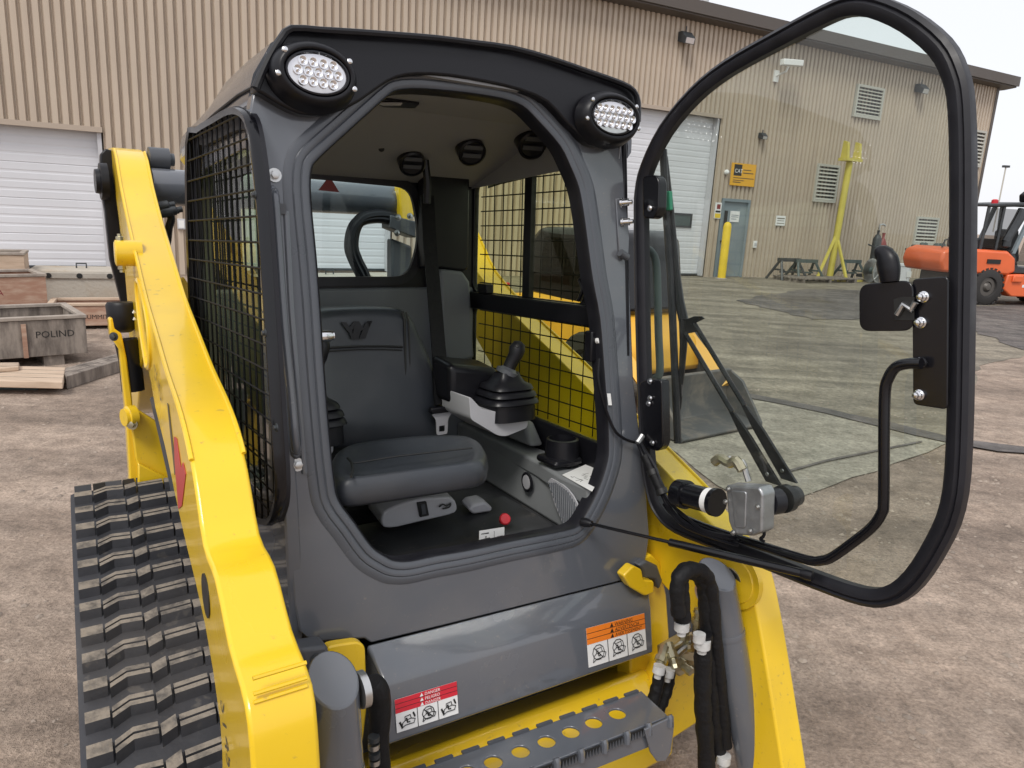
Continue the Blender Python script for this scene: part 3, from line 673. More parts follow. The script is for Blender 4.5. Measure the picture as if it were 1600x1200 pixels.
text('lettering', 'POLIND', (L1 - .40, -.0005, .17), (1, 0, 0), (0, 0, 1), .085, 'ink', c1, .001)
for x in (L1 - .98, L1 - .5, L1 - 1.6): MB().box((x, -.012, .0), (x + .035, -.0, .30)).build('cleat', 'wood_ply' if x > L1 - .7 else 'wood_old', c1)
for x in (.3, L1 - 1.25, L1 - .35): MB().box((x, .02, -.09), (x + .16, .8, -.001)).build('skid', 'wood_old', c1)
bw, LB = crate('plywood_box', 'reddish plywood box with stencil lettering behind the weathered open crate', (-6.189, 7.614, 0.0), (-5.368, 8.435, 0.0), 0.6, 0.0, 0.56, 'wood_ply', 'wood_rim', 1)
text('lettering', 'MEGA', (LB - .66, -.0005, .36), (1, 0, 0), (0, 0, 1), .09, 'cart_red', bw, .001)
bs, LS = crate('shipping_box', 'long low pinkish plywood box with black stencil beside the concrete block', (-5.178, 8.13, 0.0), (-4.244, 8.593, 0.0), 0.5, 0.04, 0.27, 'wood_ply', 'wood_new', 1)
text('lettering', 'SUMMIT', (LS * .32, -.0005, .08), (1, 0, 0), (0, 0, 1), .07, 'ink', bs, .001)
for x in (.1, LS - .25): MB().box((x, .02, -.04), (x + .12, .46, -.001)).build('skid', 'wood_old', bs)
bb, LBB = crate('slatted_box', 'pale slatted wooden box stacked behind the reddish plywood box', (-6.88, 8.688, 0.0), (-6.053, 9.128, 0.0), 0.5, 0.0, 0.72, 'wood_new', 'wood_rim', 4)
def block(label, a, b, h, depth):
    a, b = wpt(a), wpt(b); x = (b - a).normalized(); y = Vector((-x.y, x.x, 0)); L = (b - a).length
    o = empty('concrete_block', label, 'block', 'concrete blocks in front of the wall', mw=Matrix(((x.x, y.x, 0, a.x), (x.y, y.y, 0, a.y), (0, 0, 1, 0), (0, 0, 0, 1))))
    MB().box((0, 0, 0), (L, depth, h)).build('block_body', 'concrete_block', o, .025)
    MB().box((0.02, -.02, h - .11), (L - .02, .0, h - .03)).build('top_strip', 'concrete', o, .01)
    for k in range(3): MB().lathe((L * (.2 + .3 * k), -.021, h - .07), (0, -1, 0), [(0, .035), (.006, .035), (.007, .01)], 10).build('bolt_recess', 'ink', o)
    MB().tube([(L * .45, depth * .5, h - .01), (L * .45, depth * .5, h + .06), (L * .55, depth * .5, h + .06), (L * .55, depth * .5, h - .01)], .012, 6).build('lifting_loop', 'steel_dark', o)
block('long concrete block with dark bolt recesses below the left garage door', (-6.13, 9.274, 0.0), (-5.096, 9.757, 0.0), 0.53, .6)
block('concrete block glimpsed under the rear window glass of the cab', (-3.384, 11.334, 0.0), (-2.346, 11.959, 0.0), 0.42, .5)
block('yellowish concrete block behind the hose loop in the rear window', (-2.339, 12.134, 0.0), (-1.188, 12.84, 0.0), 0.42, .5)
def timber(name, label, pts, z0, z1, m, group):
    o = empty(name, label, 'timber', group, loc=(pts[0][0], pts[0][1], 0))
    p = [(q[0] - pts[0][0], q[1] - pts[0][1], z0) for q in pts]
    MB().prism(p, (0, 0, z1 - z0)).build('beam', m, o, .006)
    e = MB()
    for k in range(3):
        t = .25 + .25 * k; e.tube([V(p[0]).lerp(V(p[3]), t) + Vector((0, 0, z1 - z0 + .001)), V(p[1]).lerp(V(p[2]), t) + Vector((0, 0, z1 - z0 + .001))], .0018, 4)
    e.build('grain_check', 'wood_old', o)
timber('square_beam', 'grey squared timber lying on the dirt behind the planks', [(-3.545, 5.712, 0.1), (-3.419, 6.896, 0.1), (-3.571, 7.12, 0.1), (-3.722, 5.954, 0.1)], 0, .11, 'wood_old', 'timber on the dirt')
timber('wide_plank', 'pale wide new plank in front of the weathered crate, right end sawn', [(-4.563, 5.374, 0.08), (-3.451, 5.512, 0.08), (-3.717, 5.997, 0.08), (-4.933, 5.83, 0.08)], 0.06, .115, 'wood_new', 'timber on the dirt')
timber('short_plank', 'short pale plank lying on top behind the wide plank', [(-4.524, 5.336, 0.14), (-3.963, 5.78, 0.14), (-4.058, 5.932, 0.14), (-4.803, 5.68, 0.14)], 0.117, .15, 'wood_new', 'timber on the dirt')
timber('plank_bearer', 'green painted bearer under the wide pale plank', [(-4.614, 5.488, 0.02), (-3.733, 5.652, 0.02), (-3.822, 5.807, 0.02), (-4.731, 5.633, 0.02)], 0, .058, 'steel_green', 'timber on the dirt')

# ---------------------------------------------------------------- second loader behind
LD = Matrix.Translation((0.84, 6.45, 0)) @ Matrix.Rotation(math.radians(-53), 4, 'Z')
ld = empty('wheel_loader', 'yellow loader with black cab and orange beacon parked beyond the cab side window', 'loader', mw=LD)
def lprism(n, poly, y0, y1, m, bev=.02, par=None): return MB().prism([(x, y0, z) for x, z in poly], (0, y1 - y0, 0)).build(n, m, par or ld, bev)
lprism('body', [(-1.1, .35), (-1.15, .80), (-.7, .86), (.35, .82), (.62, .58), (.66, .35)], -.5, .5, 'loader_yellow', .05)
lprism('cab', [(-.62, .84), (-.66, 1.35), (-.52, 1.46), (.2, 1.48), (.3, 1.42), (.42, .80)], -.46, .46, 'black_gloss', .06)
MB().prism([(-.45, -.475, 1.0), (.22, -.475, 1.0), (.16, -.475, 1.38), (-.42, -.475, 1.38)], (0, .01, 0)).build('side_pane', 'cab_glass', ld)
MB().hexa([(-.63, -.34, 1.02), (-.63, .34, 1.02), (-.6, .34, 1.02), (-.6, -.34, 1.02), (-.66, -.34, 1.33), (-.66, .34, 1.33), (-.63, .34, 1.33), (-.63, -.34, 1.33)]).build('rear_pane', 'cab_glass', ld)
MB().lathe((-.2, -.1, 1.48), (0, 0, 1), [(0, .05), (.09, .045), (.11, .02)], 12).build('beacon', 'orange_decal', ld)
MB().box((.2, -.52, 1.3), (.3, -.46, 1.44)).build('mirror', 'white', ld, .01)
for y in (-.44, .44): MB().tube([(-.6, y, .84), (.1, y, .84), (.5, y, .62), (.95, y, .28)], .06, 4).build('lift_arm', 'loader_yellow', ld)
for x in (-.65, .35):
    for y in (-.42, .62): MB().lathe((x, y, .34), (0, -1, 0), [(0, .2), (0, .32), (.03, .34), (.17, .34), (.2, .32), (.2, .2), (.15, .17)], 20).build('wheel', 'tyre', ld)
MB().box((-1.17, -.4, .8), (-1.14, -.28, .9)).build('tail_lamp', 'red', ld, .01); MB().box((-1.17, .28, .8), (-1.14, .4, .9)).build('tail_lamp', 'red', ld, .01)
lprism('bucket', [(.9, .02), (.86, .22), (.92, .42), (.97, .42), (.94, .24), (1.0, .08), (1.3, .045), (1.3, .02)], -.46, .46, 'bucket_steel', .01)
for y in (-.485, .46): lprism('bucket_side', [(.9, .02), (.86, .22), (.92, .42), (1.08, .34), (1.3, .05), (1.3, .02)], y, y + .025, 'bucket_steel', .005)

# ================================================================ the track loader (own frame: u to the right, v to the rear, w up)
LM = Matrix([[0.82207, -0.56856, -0.0307, -0.46499], [0.56939, 0.82065, 0.04823, 1.41485], [-0.00223, -0.05713, 0.99836, 1.23881], [0.0, 0.0, 0.0, 1.0]])
tl = empty('track_loader', 'yellow and grey compact track loader with its cab door swung open', 'track loader', mw=LM)
def part(name, parent=None):
    o = bpy.data.objects.new(name, None); col.objects.link(o); o.parent = parent or tl; o.empty_display_size = .05; return o
FN = Vector((0, -1, 0.1)).normalized()      # the cab front leans back a little; FN faces out of it
def bolt(parent, p, axis, r=.012, m='zinc', name='bolt', washer=True):
    b = MB(); q = [(0, r), (.002, r)] if washer else []
    b.lathe(p, axis, q + [(.002, r * .72), (.003, r * .72)], 14)
    b.lathe(V(p) + V(axis).normalized() * .003, axis, [(0, r * .62), (r * .45, r * .62), (r * .5, r * .5)], 6)
    return b.build(name, m, parent)
# ---------------- cab front shell
OPEN = [(0.09, 0.042, 0.417), (0.107, 0.044, 0.443), (0.16, 0.049, 0.491), (0.233, 0.056, 0.556), (0.263, 0.058, 0.582), (0.289, 0.06, 0.599), (0.347, 0.061, 0.61), (0.45, 0.062, 0.616), (0.551, 0.062, 0.616), (0.614, 0.061, 0.606), (0.659, 0.058, 0.577), (0.724, 0.052, 0.524), (0.757, 0.047, 0.474), (0.782, 0.043, 0.426), (0.794, 0.037, 0.372), (0.807, 0.029, 0.289), (0.821, 0.02, 0.198), (0.842, 0.01, 0.1), (0.852, -0.002, -0.021), (0.86, -0.014, -0.139), (0.864, -0.022, -0.225), (0.858, -0.028, -0.275), (0.83, -0.034, -0.339), (0.793, -0.039, -0.393), (0.754, -0.043, -0.431), (0.703, -0.044, -0.438), (0.545, -0.043, -0.432), (0.419, -0.043, -0.429), (0.335, -0.042, -0.424), (0.27, -0.042, -0.422), (0.232, -0.041, -0.413), (0.206, -0.04, -0.396), (0.175, -0.037, -0.367), (0.139, -0.031, -0.307), (0.107, -0.025, -0.253), (0.099, -0.02, -0.2), (0.095, -0.011, -0.113), (0.092, 0.002, 0.018), (0.091, 0.015, 0.15), (0.089, 0.025, 0.249), (0.085, 0.036, 0.361)]
OUTER = [(-0.004, 0.056, 0.556), (0.033, 0.06, 0.596), (0.073, 0.065, 0.65), (0.212, 0.068, 0.677), (0.421, 0.07, 0.695), (0.59, 0.07, 0.7), (0.779, 0.068, 0.683), (0.894, 0.067, 0.671), (0.921, 0.063, 0.63), (0.928, 0.055, 0.548), (0.936, 0.041, 0.406), (0.947, 0.023, 0.225), (0.955, -0.007, -0.071), (0.975, -0.022, -0.221), (0.996, -0.038, -0.379), (1.006, -0.05, -0.504), (0.997, -0.055, -0.551), (0.974, -0.062, -0.615), (0.931, -0.061, -0.614), (0.87, -0.061, -0.611), (0.539, -0.06, -0.596), (0.36, -0.059, -0.588), (0.17, -0.058, -0.578), (0.156, -0.056, -0.564), (0.064, -0.054, -0.545), (0.033, -0.053, -0.527), (0.017, -0.051, -0.507), (0.01, -0.045, -0.451), (0.007, -0.032, -0.323), (-0.004, -0.019, -0.191), (-0.008, 0.008, 0.076), (-0.006, 0.033, 0.328), (-0.012, 0.045, 0.45), (-0.015, 0.051, 0.512)]
hole = crv(OPEN, 3)
cab = part('cab')
MB().plate(OUTER, [hole], (0, .035, 0)).build('front_panel', 'grey_paint', cab, .004, 2, 30)
# stepped sealing flange round the doorway
sweep(hole, [(-.006, -.034), (-.006, .004), (.001, .0075), (.010, .0075), (.0125, .0045), (.015, .0065), (.026, .0065), (.0285, .0035), (.031, .0045), (.040, .0035), (.046, .001), (.046, -.002), (0, -.034)], FN).build('doorway_flange', 'flange_grey', cab, 0, 2, 50)
sweep(hole, [(-.008, -.04), (-.009, -.012), (-.0085, .004), (-.0062, .007), (-.0062, -.04)], FN).build('doorway_seal', 'rubber', cab, 0, 2, 50)
# folded apron under the doorway
lo = [(0.159, -.058, -.578), (0.159, -.136, -.612), (0.159, -.150, -.63), (0.159, -.165, -.754), (0.159, -.12, -.775), (0.159, -.03, -.775)]
hi = [(.985, -.064, -.612), (.985, -.084, -.665), (.985, -.094, -.70), (.985, -.112, -.826), (.985, -.07, -.845), (.985, .0, -.845)]
MB().loft([lo, hi]).build('apron', 'grey_paint', cab, .006, 3, 30)
# ---------------- left side wall, roof and rear
SIDE = [(0, .056, .56), (0, .36, .55), (0, .60, .53), (0, .655, .50), (0, .665, .3), (0, .665, -.62), (0, .0, -.62), (0, -.045, -.50), (0, -.03, -.25), (0, .03, .3)]
swin = rounded([(0, .085, .46), (0, .58, .44), (0, .60, -.22), (0, .10, -.27)], .08, 5)
MB().plate(SIDE, [swin], (.03, 0, 0)).build('side_panel', 'grey_paint', cab, .004)
MB().prism(swin, (.004, 0, 0)).build('side_pane', 'side_glass', cab)
scr = crv([(-0.022, 0.556, 0.502), (-0.022, 0.444, 0.52), (-0.022, 0.282, 0.523), (-0.022, 0.153, 0.524), (-0.022, 0.069, 0.511), (-0.022, 0.024, 0.482), (-0.022, -0.008, 0.411), (-0.022, -0.028, 0.318), (-0.022, -0.049, 0.131), (-0.022, -0.069, -0.073), (-0.022, -0.077, -0.178), (-0.022, -0.049, -0.242), (-0.022, 0.03, -0.287)] + [(-.022, .30, -.325), (-.022, .52, -.31), (-.022, .60, -.26), (-.022, .615, -.1), (-.022, .618, .2)], 3)
guard = part('window_guard', cab)
sweep(scr, [(-.004, -.012), (-.004, .008), (.008, .010), (.012, 0), (.008, -.012)], (-1, 0, 0)).build('guard_frame', 'black_gloss', guard, 0, 2, 60)
sweep([p + Vector((.014, 0, 0)) for p in scr], [(-.03, -.006), (-.03, .004), (.008, .006), (.008, -.006)], (-1, 0, 0)).build('guard_rubber', 'rubber', guard)
gw = wire_mesh([(p.y, p.z) for p in scr], .046, .0475, -.024, .0022).build('guard_wires', 'wire_black', guard); gw['kind'] = 'stuff'
for q in [(-0.032, -0.028, 0.358), (-0.032, -0.06, 0.109), (-0.032, -0.111, -0.06)]: bolt(guard, q, (-1, 0, 0), .008, 'steel_dark')
# lower rear side, behind the arm
MB().box((.0, .05, -1.0), (.98, 1.25, -.625)).build('engine_frame', 'dark_grey', tl, .02)
MB().prism([(.06, .98, -.62), (.06, 1.42, -.62), (.06, 1.42, .02), (.06, .98, .08)], (.86, 0, 0)).build('engine_hood', 'dark_grey', tl, .03)
# roof cap lofted from rear to front
rings = []
for v, ws, wt, uo in ((.085, .560, .672, .06), (.25, .556, .668, .06), (.45, .545, .655, .06), (.60, .532, .625, .06), (.70, .525, .60, .08), (.78, .515, .57, .10)):
    R_ = []
    L_ = [(-.004, ws - .03), (-.004, ws), (.004, ws + .03), (uo - .02, wt - .02), (uo + .01, wt), (uo + .09, wt + .018), (uo + .22, wt + .034), (.4925, wt + .042)]
    R_ = L_ + [(.985 - a, b) for a, b in L_[-2::-1]]
    R_ = R_ + [(.4925 + (a - .4925) * .975, b - .016) for a, b in R_[::-1]]
    rings.append([(a, v, b) for a, b in R_])
MB().loft(rings).build('roof', 'grey_paint', cab, 0, 2, 38)
MB().tube([(-.006, .06, .5605), (-.006, .16, .5615), (-.006, .36, .551), (-.006, .58, .534), (-.006, .65, .52)], .003, 6).build('roof_seam', 'ink', cab)
# black fascia with the lamp pods
fas = part('fascia')
MB().prism(crv([(0.061, 0.037, 0.671), (0.121, 0.038, 0.678), (0.2, 0.039, 0.686), (0.284, 0.04, 0.696), (0.374, 0.04, 0.704), (0.469, 0.041, 0.711), (0.57, 0.041, 0.715), (0.679, 0.041, 0.709), (0.795, 0.04, 0.696), (0.899, 0.038, 0.684), (0.943, 0.037, 0.671), (0.958, 0.034, 0.638), (0.952, 0.028, 0.582), (0.907, 0.025, 0.546), (0.849, 0.023, 0.527), (0.795, 0.023, 0.527), (0.751, 0.025, 0.554), (0.72, 0.027, 0.573), (0.668, 0.031, 0.611), (0.592, 0.033, 0.628), (0.502, 0.033, 0.633), (0.404, 0.033, 0.633), (0.327, 0.032, 0.625), (0.28, 0.031, 0.612), (0.242, 0.029, 0.589), (0.198, 0.026, 0.556), (0.158, 0.023, 0.534), (0.118, 0.022, 0.52), (0.073, 0.022, 0.517), (0.034, 0.023, 0.53), (0.005, 0.024, 0.544), (-0.01, 0.025, 0.552), (0.001, 0.028, 0.578), (0.019, 0.031, 0.612)], 2), (0, .045, 0)).build('fascia_board', 'black_plastic', fas, .006, 3, 40)
# roof lip standing proud along the top of the fascia
MB().tube(crv([(-0.012, 0.013, 0.551), (0.002, 0.016, 0.582), (0.02, 0.02, 0.616), (0.041, 0.023, 0.648), (0.061, 0.025, 0.668), (0.117, 0.026, 0.675), (0.195, 0.026, 0.684), (0.279, 0.027, 0.693), (0.367, 0.028, 0.702), (0.462, 0.029, 0.708), (0.562, 0.029, 0.713), (0.67, 0.029, 0.707), (0.785, 0.027, 0.694), (0.888, 0.026, 0.682), (0.931, 0.025, 0.669), (0.946, 0.022, 0.643), (0.945, 0.018, 0.596)], 2, False), .0075, 8).build('roof_lip', 'black_plastic', fas)
def lamp(cx, aw, ah, tilt):
    w = part('work_light'); c = V(cx)
    U_ = Vector((math.cos(tilt), 0, math.sin(tilt))); W_ = Vector((-math.sin(tilt), 0, math.cos(tilt))); N = Vector((0, -1, .12)).normalized()
    def ring(sx, off, n=40): return [c + U_ * (math.cos(2 * math.pi * k / n) * (aw + sx)) + W_ * (math.sin(2 * math.pi * k / n) * (ah + sx)) + N * off for k in range(n)]
    MB().loft([ring(.024, -.026), ring(.018, -.006), ring(.010, .008), ring(.005, .011), ring(.0005, .009), ring(0, .002)], caps=False).build('lamp_pod', 'black_plastic', w, 0, 2, 60)
    MB().loft([ring(.001, .003), ring(-.003, .009), ring(-.006, .0095), ring(-.008, .005)], caps=False).build('bezel', 'black_gloss', w)
    MB().loft([ring(-.002, -.01), ring(-.002, .004), ring(-.02, .0065), ring(-ah * .9, .0075)]).build('lens_glass', 'lens', w, 0, 2, 60)
    d = MB(); r = .0098
    for j in range(-4, 5):
        for i in range(-7, 8):
            x = (i + (.5 if j % 2 else 0)) * r * 2.0; y = j * r * 1.75
            if (x / (aw - .012)) ** 2 + (y / (ah - .012)) ** 2 < 1:
                b = c + U_ * x + W_ * y + N * .006
                d.lathe(b, N, [(0, r * .97), (.0045, r * .93), (.0042, r * .8), (.001, r * .45), (.0035, r * .22), (.006, .0005)], 12)
    d.build('lamp_reflectors', 'lens_dish', w, 0, 2, 60)
    for k in (.62, 2.52, 3.35, 5.95):
        p = c + U_ * (math.cos(k) * (aw + .012)) + W_ * (math.sin(k) * (ah + .012)) + N * .006
        MB().lathe(p, N, [(0, .0058), (.003, .0052), (.0045, .003), (.005, .0005)], 12).build('screw', 'chrome', w)
    return w
lamp((0.098, -0.003, 0.588), 0.0645, 0.04199999999999998, -.02)
lamp((0.841, -0.003, 0.591), 0.07450000000000001, 0.043999999999999984, .0)
# ---------------- left grab rail
gr = part('grab_rail')
MB().tube(crv([(0.02, 0.031, 0.369), (0.014, 0.009, 0.354), (0.015, 0.004, 0.296), (0.016, -0.013, 0.127), (0.022, -0.028, -0.023), (0.024, -0.037, -0.111), (0.032, -0.018, -0.138)], 4, False), .0095, 10).build('rail', 'grey_paint', gr)
MB().prism([(0.01, 0.026, 0.378), (0.019, 0.026, 0.383), (0.028, 0.025, 0.369), (0.029, 0.023, 0.348), (0.012, 0.023, 0.347)], (0, .014, 0)).build('rail_end', 'grey_paint', gr, .004)
MB().prism([(0.02, -0.024, -0.12), (0.038, -0.024, -0.123), (0.041, -0.027, -0.145), (0.03, -0.027, -0.153), (0.02, -0.026, -0.144)], (0, .014, 0)).build('rail_end', 'dark_grey', gr, .004)
for q in [(0.024, 0.038, 0.401), (0.034, -0.018, -0.165)]: bolt(gr, q, FN, .0135, 'zinc')
MB().box((0.028, 0.025, 0.348), tuple(V((0.028, 0.025, 0.348)) + Vector((.012, .012, -.02)))).build('rail_clip', 'dark_grey', gr)
MB().tube([(0.043, 0.032, 0.334), (0.041, 0.014, 0.149), (0.046, -0.013, -0.12), (0.047, -0.02, -0.185)], .006, 8).build('pressed_rib', 'grey_paint', cab)
# ---------------- interior
inn = part('cab_interior')
MB().hexa([(.03, .04, .628), (.955, .04, .628), (.945, .36, .612), (.03, .36, .612), (.03, .04, .634), (.955, .04, .634), (.945, .36, .620), (.03, .36, .620)]).build('headliner', 'headliner', inn)
MB().hexa([(.03, .36, .612), (.945, .36, .612), (.925, .80, .472), (.03, .80, .472), (.03, .362, .620), (.945, .362, .620), (.925, .80, .482), (.03, .80, .482)]).build('headliner_slope', 'headliner', inn)
MB().prism([(.926, .05, .629), (.926, .36, .613), (.926, .80, .475), (.923, .80, .486 - .02), (.915, .05, .505)], (.003, 0, 0)).build('headliner_cove', 'headliner', inn)
HN, HD = (0, .2, 1), .633
hn = Vector((-.18, -.78, -.60)).normalized()
def vent(p, r, m='black_plastic', slats=2):
    p = V(p) + hn * r * .75; v = MB().lathe(p, hn, [(-.05, r), (.006, r), (.010, r * .86), (.004, r * .8), (.001, r * .2), (.001, .0005)], 24).build('air_vent', m, inn)
    for k in range(slats):
        o = (k - (slats - 1) / 2) * r * .62
        ux = hn.cross(Vector((0, 0, 1))).normalized(); uz = ux.cross(hn).normalized(); q = p + hn * .004 + uz * o
        MB().prism([q - ux * r * .66, q + ux * r * .66, q + ux * r * .66 + uz * r * .3, q - ux * r * .66 + uz * r * .3], hn * .004).build('vent_blade', 'dark_grey', v)
for (q, r) in (((0.743, 0.515, 0.562), .042), ((0.895, 0.424, 0.591), .046), ((0.606, 0.626, 0.527), .040)): vent(q, r)
MB().lathe((0.496, 0.587, 0.54), hn, [(0, .009), (.003, .008), (.004, .001)], 10).build('ceiling_plug', 'ink', inn)
MB().prism([(0.347, 0.306, 0.613), (0.341, 0.264, 0.615), (0.447, 0.257, 0.615), (0.459, 0.306, 0.613), (0.389, 0.335, 0.611)], (0, -.0, -.004)).build('dome_lamp', 'black_plastic', inn)
MB().prism([(0.349, 0.288, 0.608), (0.4, 0.255, 0.609), (0.406, 0.275, 0.608), (0.37, 0.298, 0.607)], (0, 0, -.003)).build('dome_lamp_lens', 'pod_grey', inn)
# rear wall with its window
rw = rounded([(.14, .80, .478), (.70, .80, .466), (.735, .80, .30), (.69, .80, .158), (.14, .80, .158)], .06, 5)
MB().plate([(.03, .80, .50), (.935, .80, .50), (.935, .80, .12), (.03, .80, .12)], [rw], (0, .03, 0)).build('rear_frame', 'black_plastic', inn)
MB().prism(rw, (0, .004, 0)).build('rear_pane', 'rear_glass', inn)
sweep(rw, [(-.012, -.004), (-.012, .008), (.016, .010), (.016, -.004)], (0, -1, 0)).build('rear_window_seal', 'rubber', inn)
MB().prism([(0.418, 0.792, 0.473), (0.383, 0.792, 0.429), (0.448, 0.792, 0.427)], (0, .004, 0)).build('warning_triangle', 'cart_red', inn)
MB().box((.03, .79, -.55), (.935, .83, .135)).build('rear_panel', 'panel_grey', inn, .012, 3)
MB().prism([(0.714, 0.74, 0.516), (0.882, 0.74, 0.528), (0.882, 0.74, 0.198), (0.86, 0.74, 0.189), (0.777, 0.74, 0.198), (0.715, 0.74, 0.198)], (0, .055, 0)).build('corner_post', 'black_plastic', inn, .008)
MB().prism([(0.766, 0.73, 0.198), (0.854, 0.73, 0.19), (0.882, 0.73, 0.155), (0.904, 0.73, -0.109), (0.798, 0.73, -0.124), (0.773, 0.73, -0.057)], (0, .06, 0)).build('corner_trim', 'panel_grey', inn, .012, 3)
# right wall: two guarded windows
up_ = rounded([(.93, .79, .485), (.93, .265, .497), (.93, .20, .43), (.93, .188, .12), (.93, .795, .12)], .035, 5)
lw = rounded([(.93, .795, .062), (.93, .135, .056), (.93, .075, -.10), (.93, .072, -.268), (.93, .60, -.25), (.93, .795, -.20)], .03, 4)
MB().plate([(.93, .81, .56), (.93, .06, .62), (.93, .0, .0), (.93, -.03, -.55), (.93, .81, -.55)], [up_, lw], (.014, 0, 0)).build('right_wall', 'black_plastic', inn, .003)
MB().plate([(.9445, .84, .54), (.9445, .07, .60), (.9445, .01, .0), (.9445, -.02, -.60), (.9445, .84, -.60)], [[p + Vector((.0145, 0, 0)) for p in up_], [p + Vector((.0145, 0, 0)) for p in lw]], (.004, 0, 0)).build('outer_side_panel', 'grey_paint', cab)
for o_, nm in ((up_, 'upper_pane'), (lw, 'lower_pane')): MB().prism([p + Vector((.004, 0, 0)) for p in o_], (.004, 0, 0)).build(nm, 'side_glass', inn)
for o_ in (up_, lw):
    g_ = wire_mesh([(p.y, p.z) for p in o_], .0545, .0485, .962, .0021).build('guard_wires', 'wire_black', inn); g_['kind'] = 'stuff'
MB().box((.93, .455, .12), (.948, .492, .492)).build('window_mullion', 'black_plastic', inn)
MB().box((.905, .10, .062), (.93, .80, .118)).build('window_bar', 'black_plastic', inn, .004)
MB().box((.902, .66, .118), (.93, .72, .15)).build('window_catch', 'black_plastic', inn, .004)
MB().tube(crv([(0.92, 0.199, 0.129), (0.92, 0.182, 0.162), (0.92, 0.197, 0.187), (0.92, 0.175, 0.191), (0.92, 0.165, 0.158)], 3, False), .006, 6).build('window_latch', 'black_plastic', inn)
# floor and right console
MB().box((.03, -.02, -.56), (.93, .80, -.50)).build('floor', 'floor_dark', inn)
MB().prism([(.80, -.03, -.50), (.80, -.03, -.36), (.812, .0, -.348), (.845, .25, -.348), (.86, .45, -.348), (.87, .79, -.348), (.87, .79, -.50)], (.06, 0, 0)).build('console_side', 'interior_grey', inn, .012, 3)
MB().prism([(.80, -.02, -.345), (.925, -.02, -.345), (.925, .79, -.345), (.87, .79, -.345), (.845, .4, -.345), (.83, .25, -.345), (.80, .10, -.345)], (0, 0, -.05)).build('console_top', 'interior_grey', inn, .008, 3)
MB().hexa([(.872, .34, -.33), (.925, .34, -.33), (.925, .75, -.33), (.872, .75, -.33), (.89, .40, -.265), (.925, .40, -.265), (.925, .75, -.245), (.89, .75, -.245)]).build('console_hump', 'interior_grey', inn, .012, 3)
sg = part('speaker', inn)
spk = [(0.808, 0.159, -0.376), (0.803, 0.112, -0.362), (0.797, 0.053, -0.368), (0.793, 0.011, -0.391), (0.791, -0.007, -0.421), (0.792, -0.002, -0.445), (0.798, 0.065, -0.48)]
MB().prism(crv(spk, 2), (-.004, 0, 0)).build('speaker_plate', 'pod_grey', sg)
gl = MB(); c_ = [(p[1], p[2]) for p in spk]; v_ = min(p[0] for p in c_) + .004
while v_ < max(p[0] for p in c_):
    for a_, b_ in span(c_, 0, v_): gl.box((.7855 + .1 * v_, v_, a_ + .004), (.7885 + .1 * v_, v_ + .0045, b_ - .004))
    v_ += .0105
gl.build('speaker_slots', 'panel_grey', sg)
pp = V((0.817, 0.274, -0.412))
MB().lathe(pp, (-1, .1, 0), [(0, .030), (.006, .030), (.008, .026), (.005, .022)], 24).build('console_lamp_ring', 'black_plastic', inn)
MB().lathe(pp + Vector((-.004, 0, 0)), (-1, .1, 0), [(0, .022), (.003, .021), (.004, .001)], 24).build('console_lamp', 'pod_grey', inn)
cu = V((0.87, 0.183, -0.335))
cup = MB().lathe(cu, (0, 0, 1), [(0, .05), (.03, .05), (.07, .046), (.072, .040), (.02, .038), (.02, .001)], 26).build('cup_holder', 'black_plastic', inn)
MB().box(tuple(cu + Vector((-.06, -.05, 0))), tuple(cu + Vector((.04, .05, .022)))).build('cup_base', 'black_plastic', cup, .015, 3)
MB().prism([(0.81, 0.104, -0.343), (0.931, 0.148, -0.343), (0.946, 0.103, -0.343), (0.859, 0.01, -0.343), (0.79, -0.048, -0.343)], (0, 0, .001)).build('instruction_card', 'white', inn)
ic = MB()
for k in range(14):
    p = V((0.848, 0.056, -0.343)) + Vector((random.uniform(-.03, .03), random.uniform(-.025, .025), .0012)); a_ = random.choice((0, 1.57, .5))
    d_ = Vector((math.cos(a_), math.sin(a_), 0)) * random.uniform(.004, .011); n_ = Vector((-d_.y, d_.x, 0)).normalized() * .0009
    ic.add([p - d_ - n_, p + d_ - n_, p + d_ + n_, p - d_ + n_], [(0, 1, 2, 3)])
ic.build('card_print', 'ink', inn)
# ---------------- operator seat
seat = part('operator_seat')
bk_ = crv([(0.227, 0.52, 0.076), (0.281, 0.52, 0.095), (0.373, 0.52, 0.099), (0.469, 0.52, 0.097), (0.526, 0.52, 0.088), (0.554, 0.52, 0.064), (0.584, 0.52, -0.001), (0.616, 0.52, -0.081), (0.64, 0.52, -0.149), (0.643, 0.52, -0.242), (0.632, 0.52, -0.322), (0.466, 0.52, -0.319), (0.271, 0.52, -0.293), (0.202, 0.52, -0.284), (0.188, 0.52, -0.174), (0.199, 0.52, -0.034)], 3)
bo_ = MB(); N_ = len(bk_); cen = sum(bk_, Vector()) / N_
def sc(f, dv): return [cen + (p - cen) * f + Vector((0, dv + (p.z - cen.z) * .12, 0)) for p in bk_]
bo_.loft([sc(.6, -.050), sc(.84, -.048), sc(.93, -.040), sc(.98, -.024), sc(1, .0), sc(.99, .05), sc(.9, .075)]).build('backrest', 'vinyl', seat, 0, 2, 70)
def seam(pts, r=.0035): 
    return MB().tube(pts, r, 6).build('seam', 'ink', seat)
def bp(x, y): pass
for pl_pts in ([(0.255, 0.481, -0.008), (0.3, 0.481, -0.005), (0.374, 0.481, -0.006), (0.45, 0.481, -0.01), (0.508, 0.48, -0.015)], [(0.513, 0.493, 0.087), (0.519, 0.49, 0.061), (0.517, 0.482, -0.012), (0.51, 0.468, -0.122), (0.501, 0.455, -0.232), (0.494, 0.449, -0.287)]): seam(pl_pts)
